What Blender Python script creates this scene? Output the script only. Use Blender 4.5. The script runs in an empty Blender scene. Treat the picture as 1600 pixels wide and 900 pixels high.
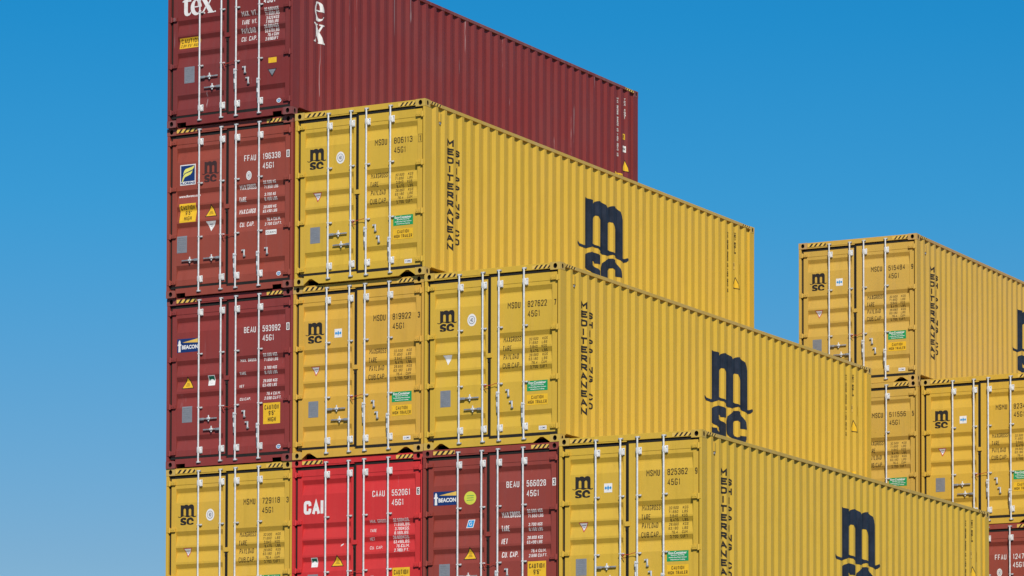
import bpy, bmesh, math, random
from mathutils import Vector, Matrix

random.seed(7)
S = bpy.context.scene
COL = S.collection
rad = math.radians

# ------------------------------------------------------------------ camera
W, L, H = 2.438, 12.192, 2.8098          # outer size of a container
cam_d = bpy.data.cameras.new('camera')
cam = bpy.data.objects.new('camera', cam_d)
COL.objects.link(cam)
yaw, pitch, roll = -0.486896577, 0.0489011243, 0.00205825405
cy, sy, cp, sp = math.cos(yaw), math.sin(yaw), math.cos(pitch), math.sin(pitch)
fw = Vector((sy * cp, cy * cp, sp))
rt = Vector((cy, -sy, 0))
up = rt.cross(fw)
c_, s_ = math.cos(roll), math.sin(roll)
r2, u2 = c_ * rt + s_ * up, -s_ * rt + c_ * up
M = Matrix.Identity(4)
for i in range(3):
    M[i][0], M[i][1], M[i][2] = r2[i], u2[i], -fw[i]
M.translation = Vector((34.5922705, -51.2205771, -4.98789))
cam.matrix_world = M
cam_d.sensor_width = 36.0
cam_d.lens = 5879.73816 / 1600 * 36.0
cam_d.shift_x = -85.549 / 1600
cam_d.shift_y = 738.83 / 1600
cam_d.clip_start, cam_d.clip_end = 1.0, 20000.0
S.camera = cam

# ------------------------------------------------------------------ sky, sun
SUN_EL, SUN_AZ = rad(38.0), rad(36.0)    # azimuth measured from -Y towards +X
world = bpy.data.worlds.new('World')
S.world = world
world.use_nodes = True
wn = world.node_tree
wn.nodes.clear()
sky = wn.nodes.new('ShaderNodeTexSky')
sky.sky_type = 'NISHITA'
sky.sun_disc = False
sky.sun_elevation = SUN_EL
sky.sun_rotation = math.pi - SUN_AZ      # clockwise from +Y
sky.altitude = 0.0
sky.air_density = 1.0
sky.dust_density = 0.3
sky.ozone_density = 4.0
wb = wn.nodes.new('ShaderNodeBackground')
wb.inputs['Strength'].default_value = 0.10
wo = wn.nodes.new('ShaderNodeOutputWorld')
# clear, dry air seen through a polarising filter: the sky deepens with height and stays paler at the horizon
tc = wn.nodes.new('ShaderNodeTexCoord')
sx_ = wn.nodes.new('ShaderNodeSeparateXYZ')
wn.links.new(tc.outputs['Generated'], sx_.inputs[0])
cr = wn.nodes.new('ShaderNodeValToRGB')
wn.links.new(sx_.outputs['Z'], cr.inputs[0])
cr.color_ramp.elements[0].position = 0.0
cr.color_ramp.elements[0].color = (0.72, 0.70, 0.74, 1)
cr.color_ramp.elements[1].position = 0.60
cr.color_ramp.elements[1].color = (0.85, 0.95, 1.0, 1)
for pos, colr in ((0.103, (0.45, 0.625, 0.75)), (0.145, (0.325, 0.66, 0.816)), (0.194, (0.165, 0.71, 0.91)), (0.241, (0.075, 0.70, 0.95)), (0.32, (0.05, 0.68, 0.97))):
    el = cr.color_ramp.elements.new(pos)
    el.color = colr + (1,)
wm = wn.nodes.new('ShaderNodeMix')
wm.data_type = 'RGBA'
wm.blend_type = 'MULTIPLY'
wm.inputs[0].default_value = 1.0
wn.links.new(sky.outputs[0], wm.inputs[6])
wn.links.new(cr.outputs[0], wm.inputs[7])
wn.links.new(wm.outputs[2], wb.inputs['Color'])
wn.links.new(wb.outputs[0], wo.inputs['Surface'])

sun_d = bpy.data.lights.new('sun', 'SUN')
sun_d.energy = 4.4
sun_d.angle = rad(0.53)
sun_d.color = (1.0, 0.93, 0.82)
sun = bpy.data.objects.new('sun', sun_d)
COL.objects.link(sun)
sdir = Vector((math.sin(SUN_AZ) * math.cos(SUN_EL), -math.cos(SUN_AZ) * math.cos(SUN_EL), math.sin(SUN_EL)))
sun.rotation_euler = (-sdir).to_track_quat('-Z', 'Y').to_euler()
sun.location = (20, -40, 40)

S.view_settings.view_transform = 'Standard'
S.view_settings.look = 'None'
S.view_settings.exposure = 0.0
S.view_settings.gamma = 1.0
S.view_settings.use_curve_mapping = False
S.cycles.max_bounces = 6


# ------------------------------------------------------------------ materials
def lin(r, g, b):
    f = lambda c: ((c / 255 + 0.055) / 1.055) ** 2.4 if c > 10 else c / 255 / 12.92
    return (f(r), f(g), f(b), 1.0)


def new_mat(name):
    m = bpy.data.materials.new(name)
    m.use_nodes = True
    nt = m.node_tree
    return m, nt, nt.nodes['Principled BSDF']


def N(nt, t, **kw):
    n = nt.nodes.new(t)
    for k, v in kw.items():
        setattr(n, k, v)
    return n


def noise(nt, scale, detail=4, vec=None, rough=0.55):
    n = N(nt, 'ShaderNodeTexNoise')
    n.inputs['Scale'].default_value = scale
    n.inputs['Detail'].default_value = detail
    n.inputs['Roughness'].default_value = rough
    if vec is not None:
        nt.links.new(vec, n.inputs['Vector'])
    return n.outputs['Fac']


def ramp(nt, src, a, b, va=0.0, vb=1.0):
    n = N(nt, 'ShaderNodeMapRange')
    n.inputs['From Min'].default_value = a
    n.inputs['From Max'].default_value = b
    n.inputs['To Min'].default_value = va
    n.inputs['To Max'].default_value = vb
    nt.links.new(src, n.inputs['Value'])
    return n.outputs[0]


def mix(nt, fac, a, b, blend='MIX'):
    n = N(nt, 'ShaderNodeMix', data_type='RGBA', blend_type=blend)
    if isinstance(fac, (int, float)):
        n.inputs[0].default_value = fac
    else:
        nt.links.new(fac, n.inputs[0])
    for sock, v in ((n.inputs[6], a), (n.inputs[7], b)):
        if isinstance(v, tuple):
            sock.default_value = v
        else:
            nt.links.new(v, sock)
    return n.outputs[2]


def mul(nt, a, b):
    n = N(nt, 'ShaderNodeMath', operation='MULTIPLY')
    for s, v in ((n.inputs[0], a), (n.inputs[1], b)):
        if isinstance(v, (int, float)):
            s.default_value = v
        else:
            nt.links.new(v, s)
    return n.outputs[0]


def paint(name, rgb, dust, rust=0.25, scratch=0.0, wear=0.25, seed=0.0, gloss=0.5):
    """Aged container enamel: faded patches, vertical wash streaks, rust specks and scratches."""
    m, nt, bs = new_mat(name)
    geo = N(nt, 'ShaderNodeNewGeometry')
    add = N(nt, 'ShaderNodeVectorMath', operation='ADD')
    nt.links.new(geo.outputs['Position'], add.inputs[0])
    add.inputs[1].default_value = (seed * 7.3, seed * 3.1, seed * 5.7)
    pos = add.outputs[0]
    st = N(nt, 'ShaderNodeVectorMath', operation='MULTIPLY')
    nt.links.new(pos, st.inputs[0])
    st.inputs[1].default_value = (1.0, 1.0, 0.06)
    streak_v = st.outputs[0]
    big = noise(nt, 0.9, 5, pos)
    streak = noise(nt, 9.0, 5, streak_v, 0.65)
    fine = noise(nt, 28.0, 4, pos)
    base = tuple(rgb) + (1.0,)
    dcol = tuple(dust) + (1.0,)
    c = mix(nt, ramp(nt, big, 0.35, 0.7, 0.0, wear), base, dcol)
    c = mix(nt, ramp(nt, streak, 0.5, 0.78, 0.0, wear * 1.3), c, dcol)
    dark = tuple(v * 0.72 for v in rgb) + (1.0,)
    st2 = N(nt, 'ShaderNodeVectorMath', operation='MULTIPLY')
    nt.links.new(pos, st2.inputs[0])
    st2.inputs[1].default_value = (1.3, 1.3, 0.15)
    grime = noise(nt, 5.0, 6, st2.outputs[0], 0.7)
    c = mix(nt, ramp(nt, grime, 0.52, 0.72, 0.0, 0.4), c, dark)
    rmask = mul(nt, ramp(nt, noise(nt, 16.0, 6, pos, 0.7), 0.66, 0.72), ramp(nt, noise(nt, 1.7, 2, pos), 0.45, 0.6))
    c = mix(nt, mul(nt, rmask, rust), c, (0.11, 0.045, 0.02, 1.0))
    if scratch:
        sv = N(nt, 'ShaderNodeVectorMath', operation='MULTIPLY')
        nt.links.new(pos, sv.inputs[0])
        sv.inputs[1].default_value = (14.0, 9.0, 0.55)
        sc = ramp(nt, noise(nt, 1.0, 3, sv.outputs[0], 0.6), 0.69, 0.72)
        c = mix(nt, mul(nt, sc, scratch), c, (0.42, 0.33, 0.34, 1.0))
    rv = N(nt, 'ShaderNodeVectorMath', operation='MULTIPLY')
    nt.links.new(pos, rv.inputs[0])
    rv.inputs[1].default_value = (5.0, 5.0, 0.32)
    run = mul(nt, ramp(nt, noise(nt, 1.0, 4, rv.outputs[0], 0.6), 0.66, 0.74), ramp(nt, noise(nt, 0.55, 2, pos), 0.48, 0.62))
    c = mix(nt, mul(nt, run, 0.30), c, tuple(v * 0.45 + q for v, q in zip(rgb, (0.05, 0.025, 0.012))) + (1.0,))
    nt.links.new(c, bs.inputs['Base Color'])
    nt.links.new(ramp(nt, fine, 0.3, 0.7, gloss - 0.06, gloss + 0.1), bs.inputs['Roughness'])
    bs.inputs['Specular IOR Level'].default_value = 0.25
    # panels are never perfectly flat: long soft buckles plus orange peel
    bp = N(nt, 'ShaderNodeBump')
    bp.inputs['Strength'].default_value = 0.35
    bp.inputs['Distance'].default_value = 0.02
    nt.links.new(noise(nt, 2.6, 3, pos), bp.inputs['Height'])
    bp2 = N(nt, 'ShaderNodeBump')
    bp2.inputs['Strength'].default_value = 0.12
    bp2.inputs['Distance'].default_value = 0.004
    nt.links.new(fine, bp2.inputs['Height'])
    nt.links.new(bp.outputs[0], bp2.inputs['Normal'])
    nt.links.new(bp2.outputs[0], bs.inputs['Normal'])
    return m


def plain(name, rgb, rough=0.6, metal=0.0, var=0.15, scale=12.0, spec=0.3):
    m, nt, bs = new_mat(name)
    geo = N(nt, 'ShaderNodeNewGeometry')
    f = noise(nt, scale, 5, geo.outputs['Position'], 0.65)
    base = tuple(rgb) + (1.0,)
    c = mix(nt, ramp(nt, f, 0.4, 0.75, 0.0, 1.0), base, tuple(v * (1 - var) for v in rgb) + (1.0,))
    nt.links.new(c, bs.inputs['Base Color'])
    bs.inputs['Roughness'].default_value = rough
    bs.inputs['Metallic'].default_value = metal
    bs.inputs['Specular IOR Level'].default_value = spec
    return m


P = {
    'yellow_a': paint('yellow_enamel', (0.592, 0.368, 0.044), (0.56, 0.345, 0.075), 0.35, 0.0, 0.32, 1.0),
    'yellow_b': paint('warm_yellow_enamel', (0.605, 0.350, 0.048), (0.56, 0.33, 0.085), 0.35, 0.0, 0.32, 2.0),
    'yellow_c': paint('bright_yellow_enamel', (0.592, 0.380, 0.042), (0.58, 0.355, 0.07), 0.35, 0.0, 0.28, 3.0),
    'yellow_d': paint('sunburnt_yellow_enamel', (0.560, 0.352, 0.060), (0.51, 0.325, 0.095), 0.7, 0.0, 0.45, 4.0),
    'maroon_a': paint('maroon_enamel', (0.245, 0.038, 0.033), (0.20, 0.055, 0.055), 0.3, 0.10, 0.3, 5.0),
    'maroon_b': paint('rust_brown_enamel', (0.285, 0.056, 0.036), (0.24, 0.075, 0.060), 0.3, 0.10, 0.3, 6.0),
    'maroon_c': paint('dark_maroon_enamel', (0.195, 0.028, 0.026), (0.175, 0.055, 0.055), 0.5, 0.55, 0.35, 7.0),
    'maroon_d': paint('brick_maroon_enamel', (0.265, 0.046, 0.033), (0.22, 0.06, 0.055), 0.3, 0.10, 0.3, 8.0),
    'red': paint('scarlet_enamel', (0.54, 0.031, 0.033), (0.57, 0.055, 0.05), 0.2, 0.15, 0.3, 9.0),
}
_paint_args = {'yellow_a': ((0.56, 0.36, 0.06), (0.48, 0.33, 0.13)), 'yellow_b': ((0.56, 0.34, 0.065), (0.48, 0.32, 0.13)), 'yellow_c': ((0.56, 0.365, 0.06), (0.48, 0.34, 0.13)),
               'yellow_d': ((0.52, 0.33, 0.08), (0.45, 0.27, 0.14)), 'maroon_a': ((0.23, 0.042, 0.038), (0.24, 0.09, 0.08)), 'maroon_b': ((0.26, 0.06, 0.042), (0.26, 0.10, 0.08)),
               'maroon_c': ((0.185, 0.034, 0.034), (0.25, 0.12, 0.11)), 'maroon_d': ((0.24, 0.048, 0.038), (0.25, 0.10, 0.08)), 'red': ((0.55, 0.035, 0.032), (0.50, 0.10, 0.08))}
WORN = {k: paint('worn_' + P[k].name, a, b, 0.95, 0.35, 0.7, 11.0 + i) for i, (k, (a, b)) in enumerate(_paint_args.items())}
GALV = plain('galvanised_steel', (0.77, 0.765, 0.75), 0.38, 0.25, 0.30, 20.0, 0.5)
GALV_DARK = plain('weathered_zinc', (0.40, 0.41, 0.42), 0.5, 0.5, 0.5, 25.0, 0.5)
RUBBER = plain('door_rubber', (0.016, 0.014, 0.012), 0.75, 0.0, 0.4, 10.0)
HOLE = plain('casting_pocket', (0.020, 0.012, 0.010), 0.9)
BLACK = plain('black_paint', (0.022, 0.018, 0.016), 0.6)
NAVY = plain('navy_paint', (0.012, 0.016, 0.027), 0.5, 0.0, -1.1, 3.5)
INK = plain('brown_black_lettering', (0.026, 0.018, 0.011), 0.65)
WHITE = plain('white_paint', (0.78, 0.76, 0.74), 0.6)
STICKY = plain('yellow_vinyl', (0.80, 0.47, 0.025), 0.45)
HAZY = plain('hazard_yellow', (0.76, 0.49, 0.10), 0.5)
GREEN = plain('green_vinyl', (0.012, 0.30, 0.10), 0.45)
DGREEN = plain('dark_green_vinyl', (0.01, 0.13, 0.08), 0.45)
BLUE = plain('blue_vinyl', (0.010, 0.036, 0.15), 0.45)
SKYBLUE = plain('light_blue_vinyl', (0.03, 0.28, 0.60), 0.45)
LIME = plain('lime_vinyl', (0.62, 0.62, 0.07), 0.45)
LEMON = plain('lemon_vinyl', (0.78, 0.74, 0.16), 0.45)
REDV = plain('red_vinyl', (0.50, 0.05, 0.05), 0.5)
PLATE = plain('grey_plate', (0.27, 0.28, 0.31), 0.5, 0.3)
WIRE = plain('red_seal_wire', (0.50, 0.06, 0.04), 0.5)
WEB_SHADE = plain('shaded_rail_web', (0.085, 0.062, 0.028), 0.8)  # dark olive that paints the recess shade onto the bottom rail web
FADED = plain('faded_black_paint', (0.05, 0.022, 0.022), 0.6)


# ------------------------------------------------------------------ mesh helpers
class MB:
    """Collects shapes into one mesh."""
    def __init__(self):
        self.v, self.f, self.m, self.mats = [], [], [], []

    def mi(self, mat):
        if mat not in self.mats:
            self.mats.append(mat)
        return self.mats.index(mat)

    def poly(self, pts, faces, mat):
        o = len(self.v)
        self.v += [tuple(p) for p in pts]
        k = self.mi(mat)
        for f in faces:
            self.f.append([o + i for i in f])
            self.m.append(k)

    def box(self, x0, x1, y0, y1, z0, z1, mat, b=0.0):
        if b > 0:
            bm = bmesh.new()
            bmesh.ops.create_cube(bm, size=1.0)
            for v in bm.verts:
                v.co = Vector(((x0 + x1) / 2 + v.co.x * (x1 - x0), (y0 + y1) / 2 + v.co.y * (y1 - y0), (z0 + z1) / 2 + v.co.z * (z1 - z0)))
            bmesh.ops.bevel(bm, geom=list(bm.edges), offset=b, segments=2, affect='EDGES', profile=0.6)
            bm.verts.index_update()
            self.poly([v.co[:] for v in bm.verts], [[v.index for v in f.verts] for f in bm.faces], mat)
            bm.free()
            return
        p = [(x, y, z) for z in (z0, z1) for y in (y0, y1) for x in (x0, x1)]
        self.poly(p, [(0, 2, 3, 1), (4, 5, 7, 6), (0, 1, 5, 4), (2, 6, 7, 3), (0, 4, 6, 2), (1, 3, 7, 5)], mat)

    def tube(self, pts, r, mat, n=10):
        pts = [Vector(p) for p in pts]
        rings = []
        for i, p in enumerate(pts):
            d = (pts[min(i + 1, len(pts) - 1)] - pts[max(i - 1, 0)]).normalized()
            a = d.orthogonal().normalized() if abs(d.z) < 0.99 else Vector((1, 0, 0))
            b = d.cross(a)
            rings.append([p + r * (math.cos(2 * math.pi * k / n) * a + math.sin(2 * math.pi * k / n) * b) for k in range(n)])
        vs = [v for ring in rings for v in ring]
        fs = [(i * n + k, i * n + (k + 1) % n, (i + 1) * n + (k + 1) % n, (i + 1) * n + k) for i in range(len(pts) - 1) for k in range(n)]
        fs += [tuple(range(n))[::-1], tuple((len(pts) - 1) * n + k for k in range(n))]
        self.poly(vs, fs, mat)

    def extrude(self, outline, axis, a0, a1, mat):
        """outline: 2-D points; axis 'y' -> (x, z) outline, axis 'x' -> (y, z) outline."""
        n = len(outline)
        mk = (lambda p, a: (p[0], a, p[1])) if axis == 'y' else (lambda p, a: (a, p[0], p[1]))
        vs = [mk(p, a0) for p in outline] + [mk(p, a1) for p in outline]
        fs = [tuple(range(n)), tuple(range(2 * n - 1, n - 1, -1))]
        fs += [(i, n + i, n + (i + 1) % n, (i + 1) % n) for i in range(n)]
        self.poly(vs, fs, mat)

    def mesh(self, name, smooth_angle=None):
        me = bpy.data.meshes.new(name)
        me.from_pydata(self.v, [], self.f)
        for m in self.mats:
            me.materials.append(m)
        for p, k in zip(me.polygons, self.m):
            p.material_index = k
        bm = bmesh.new()
        bm.from_mesh(me)
        bmesh.ops.recalc_face_normals(bm, faces=list(bm.faces))
        bm.to_mesh(me)
        bm.free()
        if smooth_angle:
            me.shade_smooth()
            me.set_sharp_from_angle(angle=rad(smooth_angle))
        return me


PAINT = bpy.data.materials.new('paint_slot')   # replaced per container through the object-linked slot


# door geometry (local: x right, y inwards, z up; door frame face y = FY)
FY, PY, GD = 0.030, 0.036, 0.036
GROOVES = [2.476, 1.771, 1.503, 1.229, 0.529]
LD = dict(x0=0.092, x1=1.138, z0=0.190, z1=2.640, px0=0.180, px1=1.095)
RD = dict(x0=1.190, x1=2.365, z0=0.165, z1=2.668, px0=1.330, px1=2.278)
PZ0, PZ1 = 0.27, 2.535
GPTS = [(0.0, 0.0), (0.072, 1.0), (0.092, 1.0), (0.240, 0.0)]


def door_depth(x, z):
    if not (LD['px0'] <= x <= LD['px1'] or RD['px0'] <= x <= RD['px1']) or not PZ0 < z < PZ1:
        return FY
    for g in GROOVES:
        d = g - z
        if 0 <= d <= 0.240:
            for (a, fa), (b, fb) in zip(GPTS, GPTS[1:]):
                if a <= d <= b:
                    return PY + GD * (fa + (fb - fa) * (d - a) / (b - a))
    return PY


DOOR_CUTS = [(Vector((a + 0.020, 0, 0)), Vector((1, 0, 0))) for a in (LD['px0'], LD['px1'], RD['px0'], RD['px1'])] + [(Vector((0, g - a, 0)), Vector((0, 1, 0))) for g in GROOVES for a, _ in GPTS]

# side corrugation
PER, Y_IN, CD = 0.2785, 0.805, 0.036
FL_IN, SLP = 0.035, 0.068


def side_depth(y):
    d = abs((y - Y_IN + PER / 2) % PER - PER / 2)
    if d <= FL_IN:
        return CD
    if d >= FL_IN + SLP:
        return 0.0
    return CD * (1 - (d - FL_IN) / SLP)


def side_breaks(y0, y1):
    out = []
    for k in range(-4, 50):
        c = Y_IN + k * PER
        out += [c - FL_IN - SLP, c - FL_IN, c + FL_IN, c + FL_IN + SLP]
    return [y for y in out if y0 < y < y1]


SIDE_X = W - 0.006
SIDE_CUTS = [(Vector((y, 0, 0)), Vector((1, 0, 0))) for y in side_breaks(0.2, L - 0.2)] + [(Vector((0, z, 0)), Vector((0, 1, 0))) for z in (0.65, 1.15, 1.65, 2.25)]

# Condensed industrial lettering drawn as pen strokes on a unit box (x 0..1, y 0..1)
_o = [(0, .22), (.06, .08), (.22, 0), (.78, 0), (.94, .08), (1, .22), (1, .78), (.94, .92), (.78, 1), (.22, 1), (.06, .92), (0, .78)]
_c = [(1, .80), (.97, .92), (.80, 1), (.20, 1), (.04, .92), (0, .78), (0, .22), (.04, .08), (.20, 0), (.80, 0), (.97, .10), (1, .26)]
_s = [(1, .76), (.96, .92), (.78, 1), (.22, 1), (.04, .92), (0, .78), (.02, .64), (.18, .54), (.82, .46), (.98, .36), (1, .22), (.96, .08), (.78, 0), (.22, 0), (.04, .08), (0, .24)]
_b = [(0, 0), (.72, 0), (.95, .08), (1, .22), (1, .36), (.93, .48), (.75, .53), (0, .53)]
_bt = [(0, 0), (0, 1), (.70, 1), (.92, .93), (.97, .80), (.97, .68), (.90, .58), (.72, .53)]
_p = [(0, 0), (0, 1), (.75, 1), (.96, .92), (1, .80), (1, .64), (.96, .52), (.75, .45), (0, .45)]
_y = [[(0, 1), (.5, .45), (1, 1)], [(.5, .45), (.5, 0)]]
GLYPH = {
    'A': [[(0, 0), (.5, 1), (1, 0)], [(.18, .30), (.82, .30)]], 'B': [_bt, _b], 'C': [_c],
    'D': [[(0, 0), (0, 1), (.70, 1), (.93, .92), (1, .76), (1, .24), (.93, .08), (.70, 0), (0, 0)]],
    'E': [[(1, 1), (0, 1), (0, 0), (1, 0)], [(0, .52), (.85, .52)]], 'F': [[(1, 1), (0, 1), (0, 0)], [(0, .50), (.85, .50)]],
    'G': [_c[:-1] + [(1, .20), (1, .42), (.60, .42)]], 'H': [[(0, 0), (0, 1)], [(1, 0), (1, 1)], [(0, .5), (1, .5)]], 'I': [[(.5, 0), (.5, 1)]],
    'K': [[(0, 0), (0, 1)], [(1, 1), (.05, .45)], [(.35, .60), (1, 0)]], 'L': [[(0, 1), (0, 0), (1, 0)]], 'M': [[(0, 0), (0, 1), (.5, .42), (1, 1), (1, 0)]],
    'N': [[(0, 0), (0, 1), (1, 0), (1, 1)]], 'O': [_o + [_o[0]]], 'P': [_p], 'R': [_p, [(.55, .45), (1, 0)]], 'S': [_s],
    'T': [[(0, 1), (1, 1)], [(.5, 1), (.5, 0)]], 'U': [[(0, 1), (0, .22), (.06, .08), (.22, 0), (.78, 0), (.94, .08), (1, .22), (1, 1)]],
    'V': [[(0, 1), (.5, 0), (1, 1)]], 'W': [[(0, 1), (.25, 0), (.5, .8), (.75, 0), (1, 1)]], 'X': [[(0, 0), (1, 1)], [(0, 1), (1, 0)]], 'Y': _y,
    '0': [_o + [_o[0]]], '1': [[(.22, .80), (.58, 1), (.58, 0)]],
    '2': [[(0, .74), (.04, .92), (.22, 1), (.78, 1), (.96, .92), (1, .76), (.95, .58), (0, 0), (1, 0)]],
    '3': [[(0, .78), (.06, .93), (.25, 1), (.75, 1), (.95, .92), (1, .78), (.95, .60), (.72, .53), (.40, .53)], [(.72, .53), (.95, .45), (1, .26), (.95, .08), (.75, 0), (.25, 0), (.05, .08), (0, .24)]],
    '4': [[(.75, 0), (.75, 1), (0, .28), (1, .28)]], '5': [[(.95, 1), (.08, 1), (.03, .52), (.30, .62), (.75, .60), (.96, .50), (1, .28), (.94, .08), (.72, 0), (.22, 0), (.04, .08), (0, .20)]],
    '6': [[(.95, .88), (.78, 1), (.25, 1), (.05, .90), (0, .70), (0, .22), (.06, .07), (.24, 0), (.76, 0), (.95, .08), (1, .22), (1, .38), (.94, .52), (.76, .59), (.24, .59), (.03, .48)]],
    '7': [[(0, 1), (1, 1), (.40, 0)]],
    '8': [[(.25, .53), (.06, .62), (.02, .78), (.08, .93), (.27, 1), (.73, 1), (.92, .93), (.98, .78), (.94, .62), (.75, .53), (.25, .53), (.05, .44), (0, .24), (.06, .07), (.25, 0), (.75, 0), (.94, .07), (1, .24), (.95, .44), (.75, .53)]],
    '9': [[(.05, .12), (.22, 0), (.75, 0), (.95, .10), (1, .30), (1, .78), (.94, .93), (.76, 1), (.24, 1), (.05, .92), (0, .78), (0, .62), (.06, .48), (.24, .41), (.76, .41), (.97, .52)]],
    '.': [[(.35, 0), (.35, .10)]], "'": [[(.5, 1), (.5, .78)]], '"': [[(.25, 1), (.25, .78)], [(.75, 1), (.75, .78)]], '-': [[(.15, .5), (.85, .5)]],
}
GWID = {'I': 0.30, '.': 0.22, "'": 0.25, '"': 0.5, 'M': 1.35, 'W': 1.4, ' ': 0.6, '1': 0.72}


def pen_line(pts, hw):
    """Constant-width ribbon along pts with mitred joints."""
    pts = [Vector(p) for p in pts]
    closed = (pts[0] - pts[-1]).length < 1e-9 and len(pts) > 2
    if closed:
        pts = pts[:-1]
    n = len(pts)
    if not closed and n > 1:                       # square ends
        ext = hw * (0.9 if hw > 0.009 else 0.25)
        pts[0] = pts[0] + (pts[0] - pts[1]).normalized() * ext
        pts[-1] = pts[-1] + (pts[-1] - pts[-2]).normalized() * ext
    A, B = [], []
    for i, p in enumerate(pts):
        q0 = pts[i - 1] if (i or closed) else None
        q1 = pts[(i + 1) % n] if (i < n - 1 or closed) else None
        d0 = (p - q0).normalized() if q0 is not None else (q1 - p).normalized()
        d1 = (q1 - p).normalized() if q1 is not None else d0
        t = d0 + d1
        t = t.normalized() if t.length > 0.2 else Vector((-d0.y, d0.x))
        nr = Vector((-t.y, t.x))
        m = hw / max(0.45, abs(nr.dot(Vector((-d0.y, d0.x)))))
        A.append(tuple(p + nr * m))
        B.append(tuple(p - nr * m))
    vs = A + B
    k = n if closed else n - 1
    return vs, [(i, n + i, n + (i + 1) % n, (i + 1) % n) for i in range(k)]


_text = {}


def text_mesh(s, bold=0.0, shear=0.0):
    key = (s, bold, shear)
    if key not in _text:
        cu = bpy.data.curves.new('lettering', 'FONT')
        cu.body = s
        cu.size = 1.0
        cu.offset = bold
        cu.shear = shear
        cu.resolution_u = 3
        ob = bpy.data.objects.new('lettering', cu)
        me = ob.to_mesh()
        vs = [(v.co.x, v.co.y) for v in me.vertices]
        fs = [tuple(p.vertices) for p in me.polygons]
        ob.to_mesh_clear()
        bpy.data.objects.remove(ob)
        bpy.data.curves.remove(cu)
        _text[key] = (vs, fs)
    return _text[key]


def fill_mesh(loops):
    """Fill nested closed 2-D loops (even-odd) into triangles."""
    cu = bpy.data.curves.new('outline', 'CURVE')
    cu.dimensions = '2D'
    cu.fill_mode = 'BOTH'
    for lp in loops:
        sp_ = cu.splines.new('POLY')
        sp_.points.add(len(lp) - 1)
        for q, (x, y) in zip(sp_.points, lp):
            q.co = (x, y, 0, 1)
        sp_.use_cyclic_u = True
    ob = bpy.data.objects.new('outline', cu)
    me = ob.to_mesh()
    vs = [(v.co.x, v.co.y) for v in me.vertices]
    fs = [tuple(p.vertices) for p in me.polygons]
    ob.to_mesh_clear()
    bpy.data.objects.remove(ob)
    bpy.data.curves.remove(cu)
    return vs, fs


def stroke(pts, tx, ty):
    """Outline of a stroke drawn along pts with an elliptical pen."""
    a, b = [], []
    for i, p in enumerate(pts):
        q0, q1 = pts[max(i - 1, 0)], pts[min(i + 1, len(pts) - 1)]
        d = Vector((q1[0] - q0[0], q1[1] - q0[1])).normalized()
        n = Vector((-d.y * tx, d.x * ty))
        a.append((p[0] + n.x, p[1] + n.y))
        b.append((p[0] - n.x, p[1] - n.y))
    return a + b[::-1]


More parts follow.
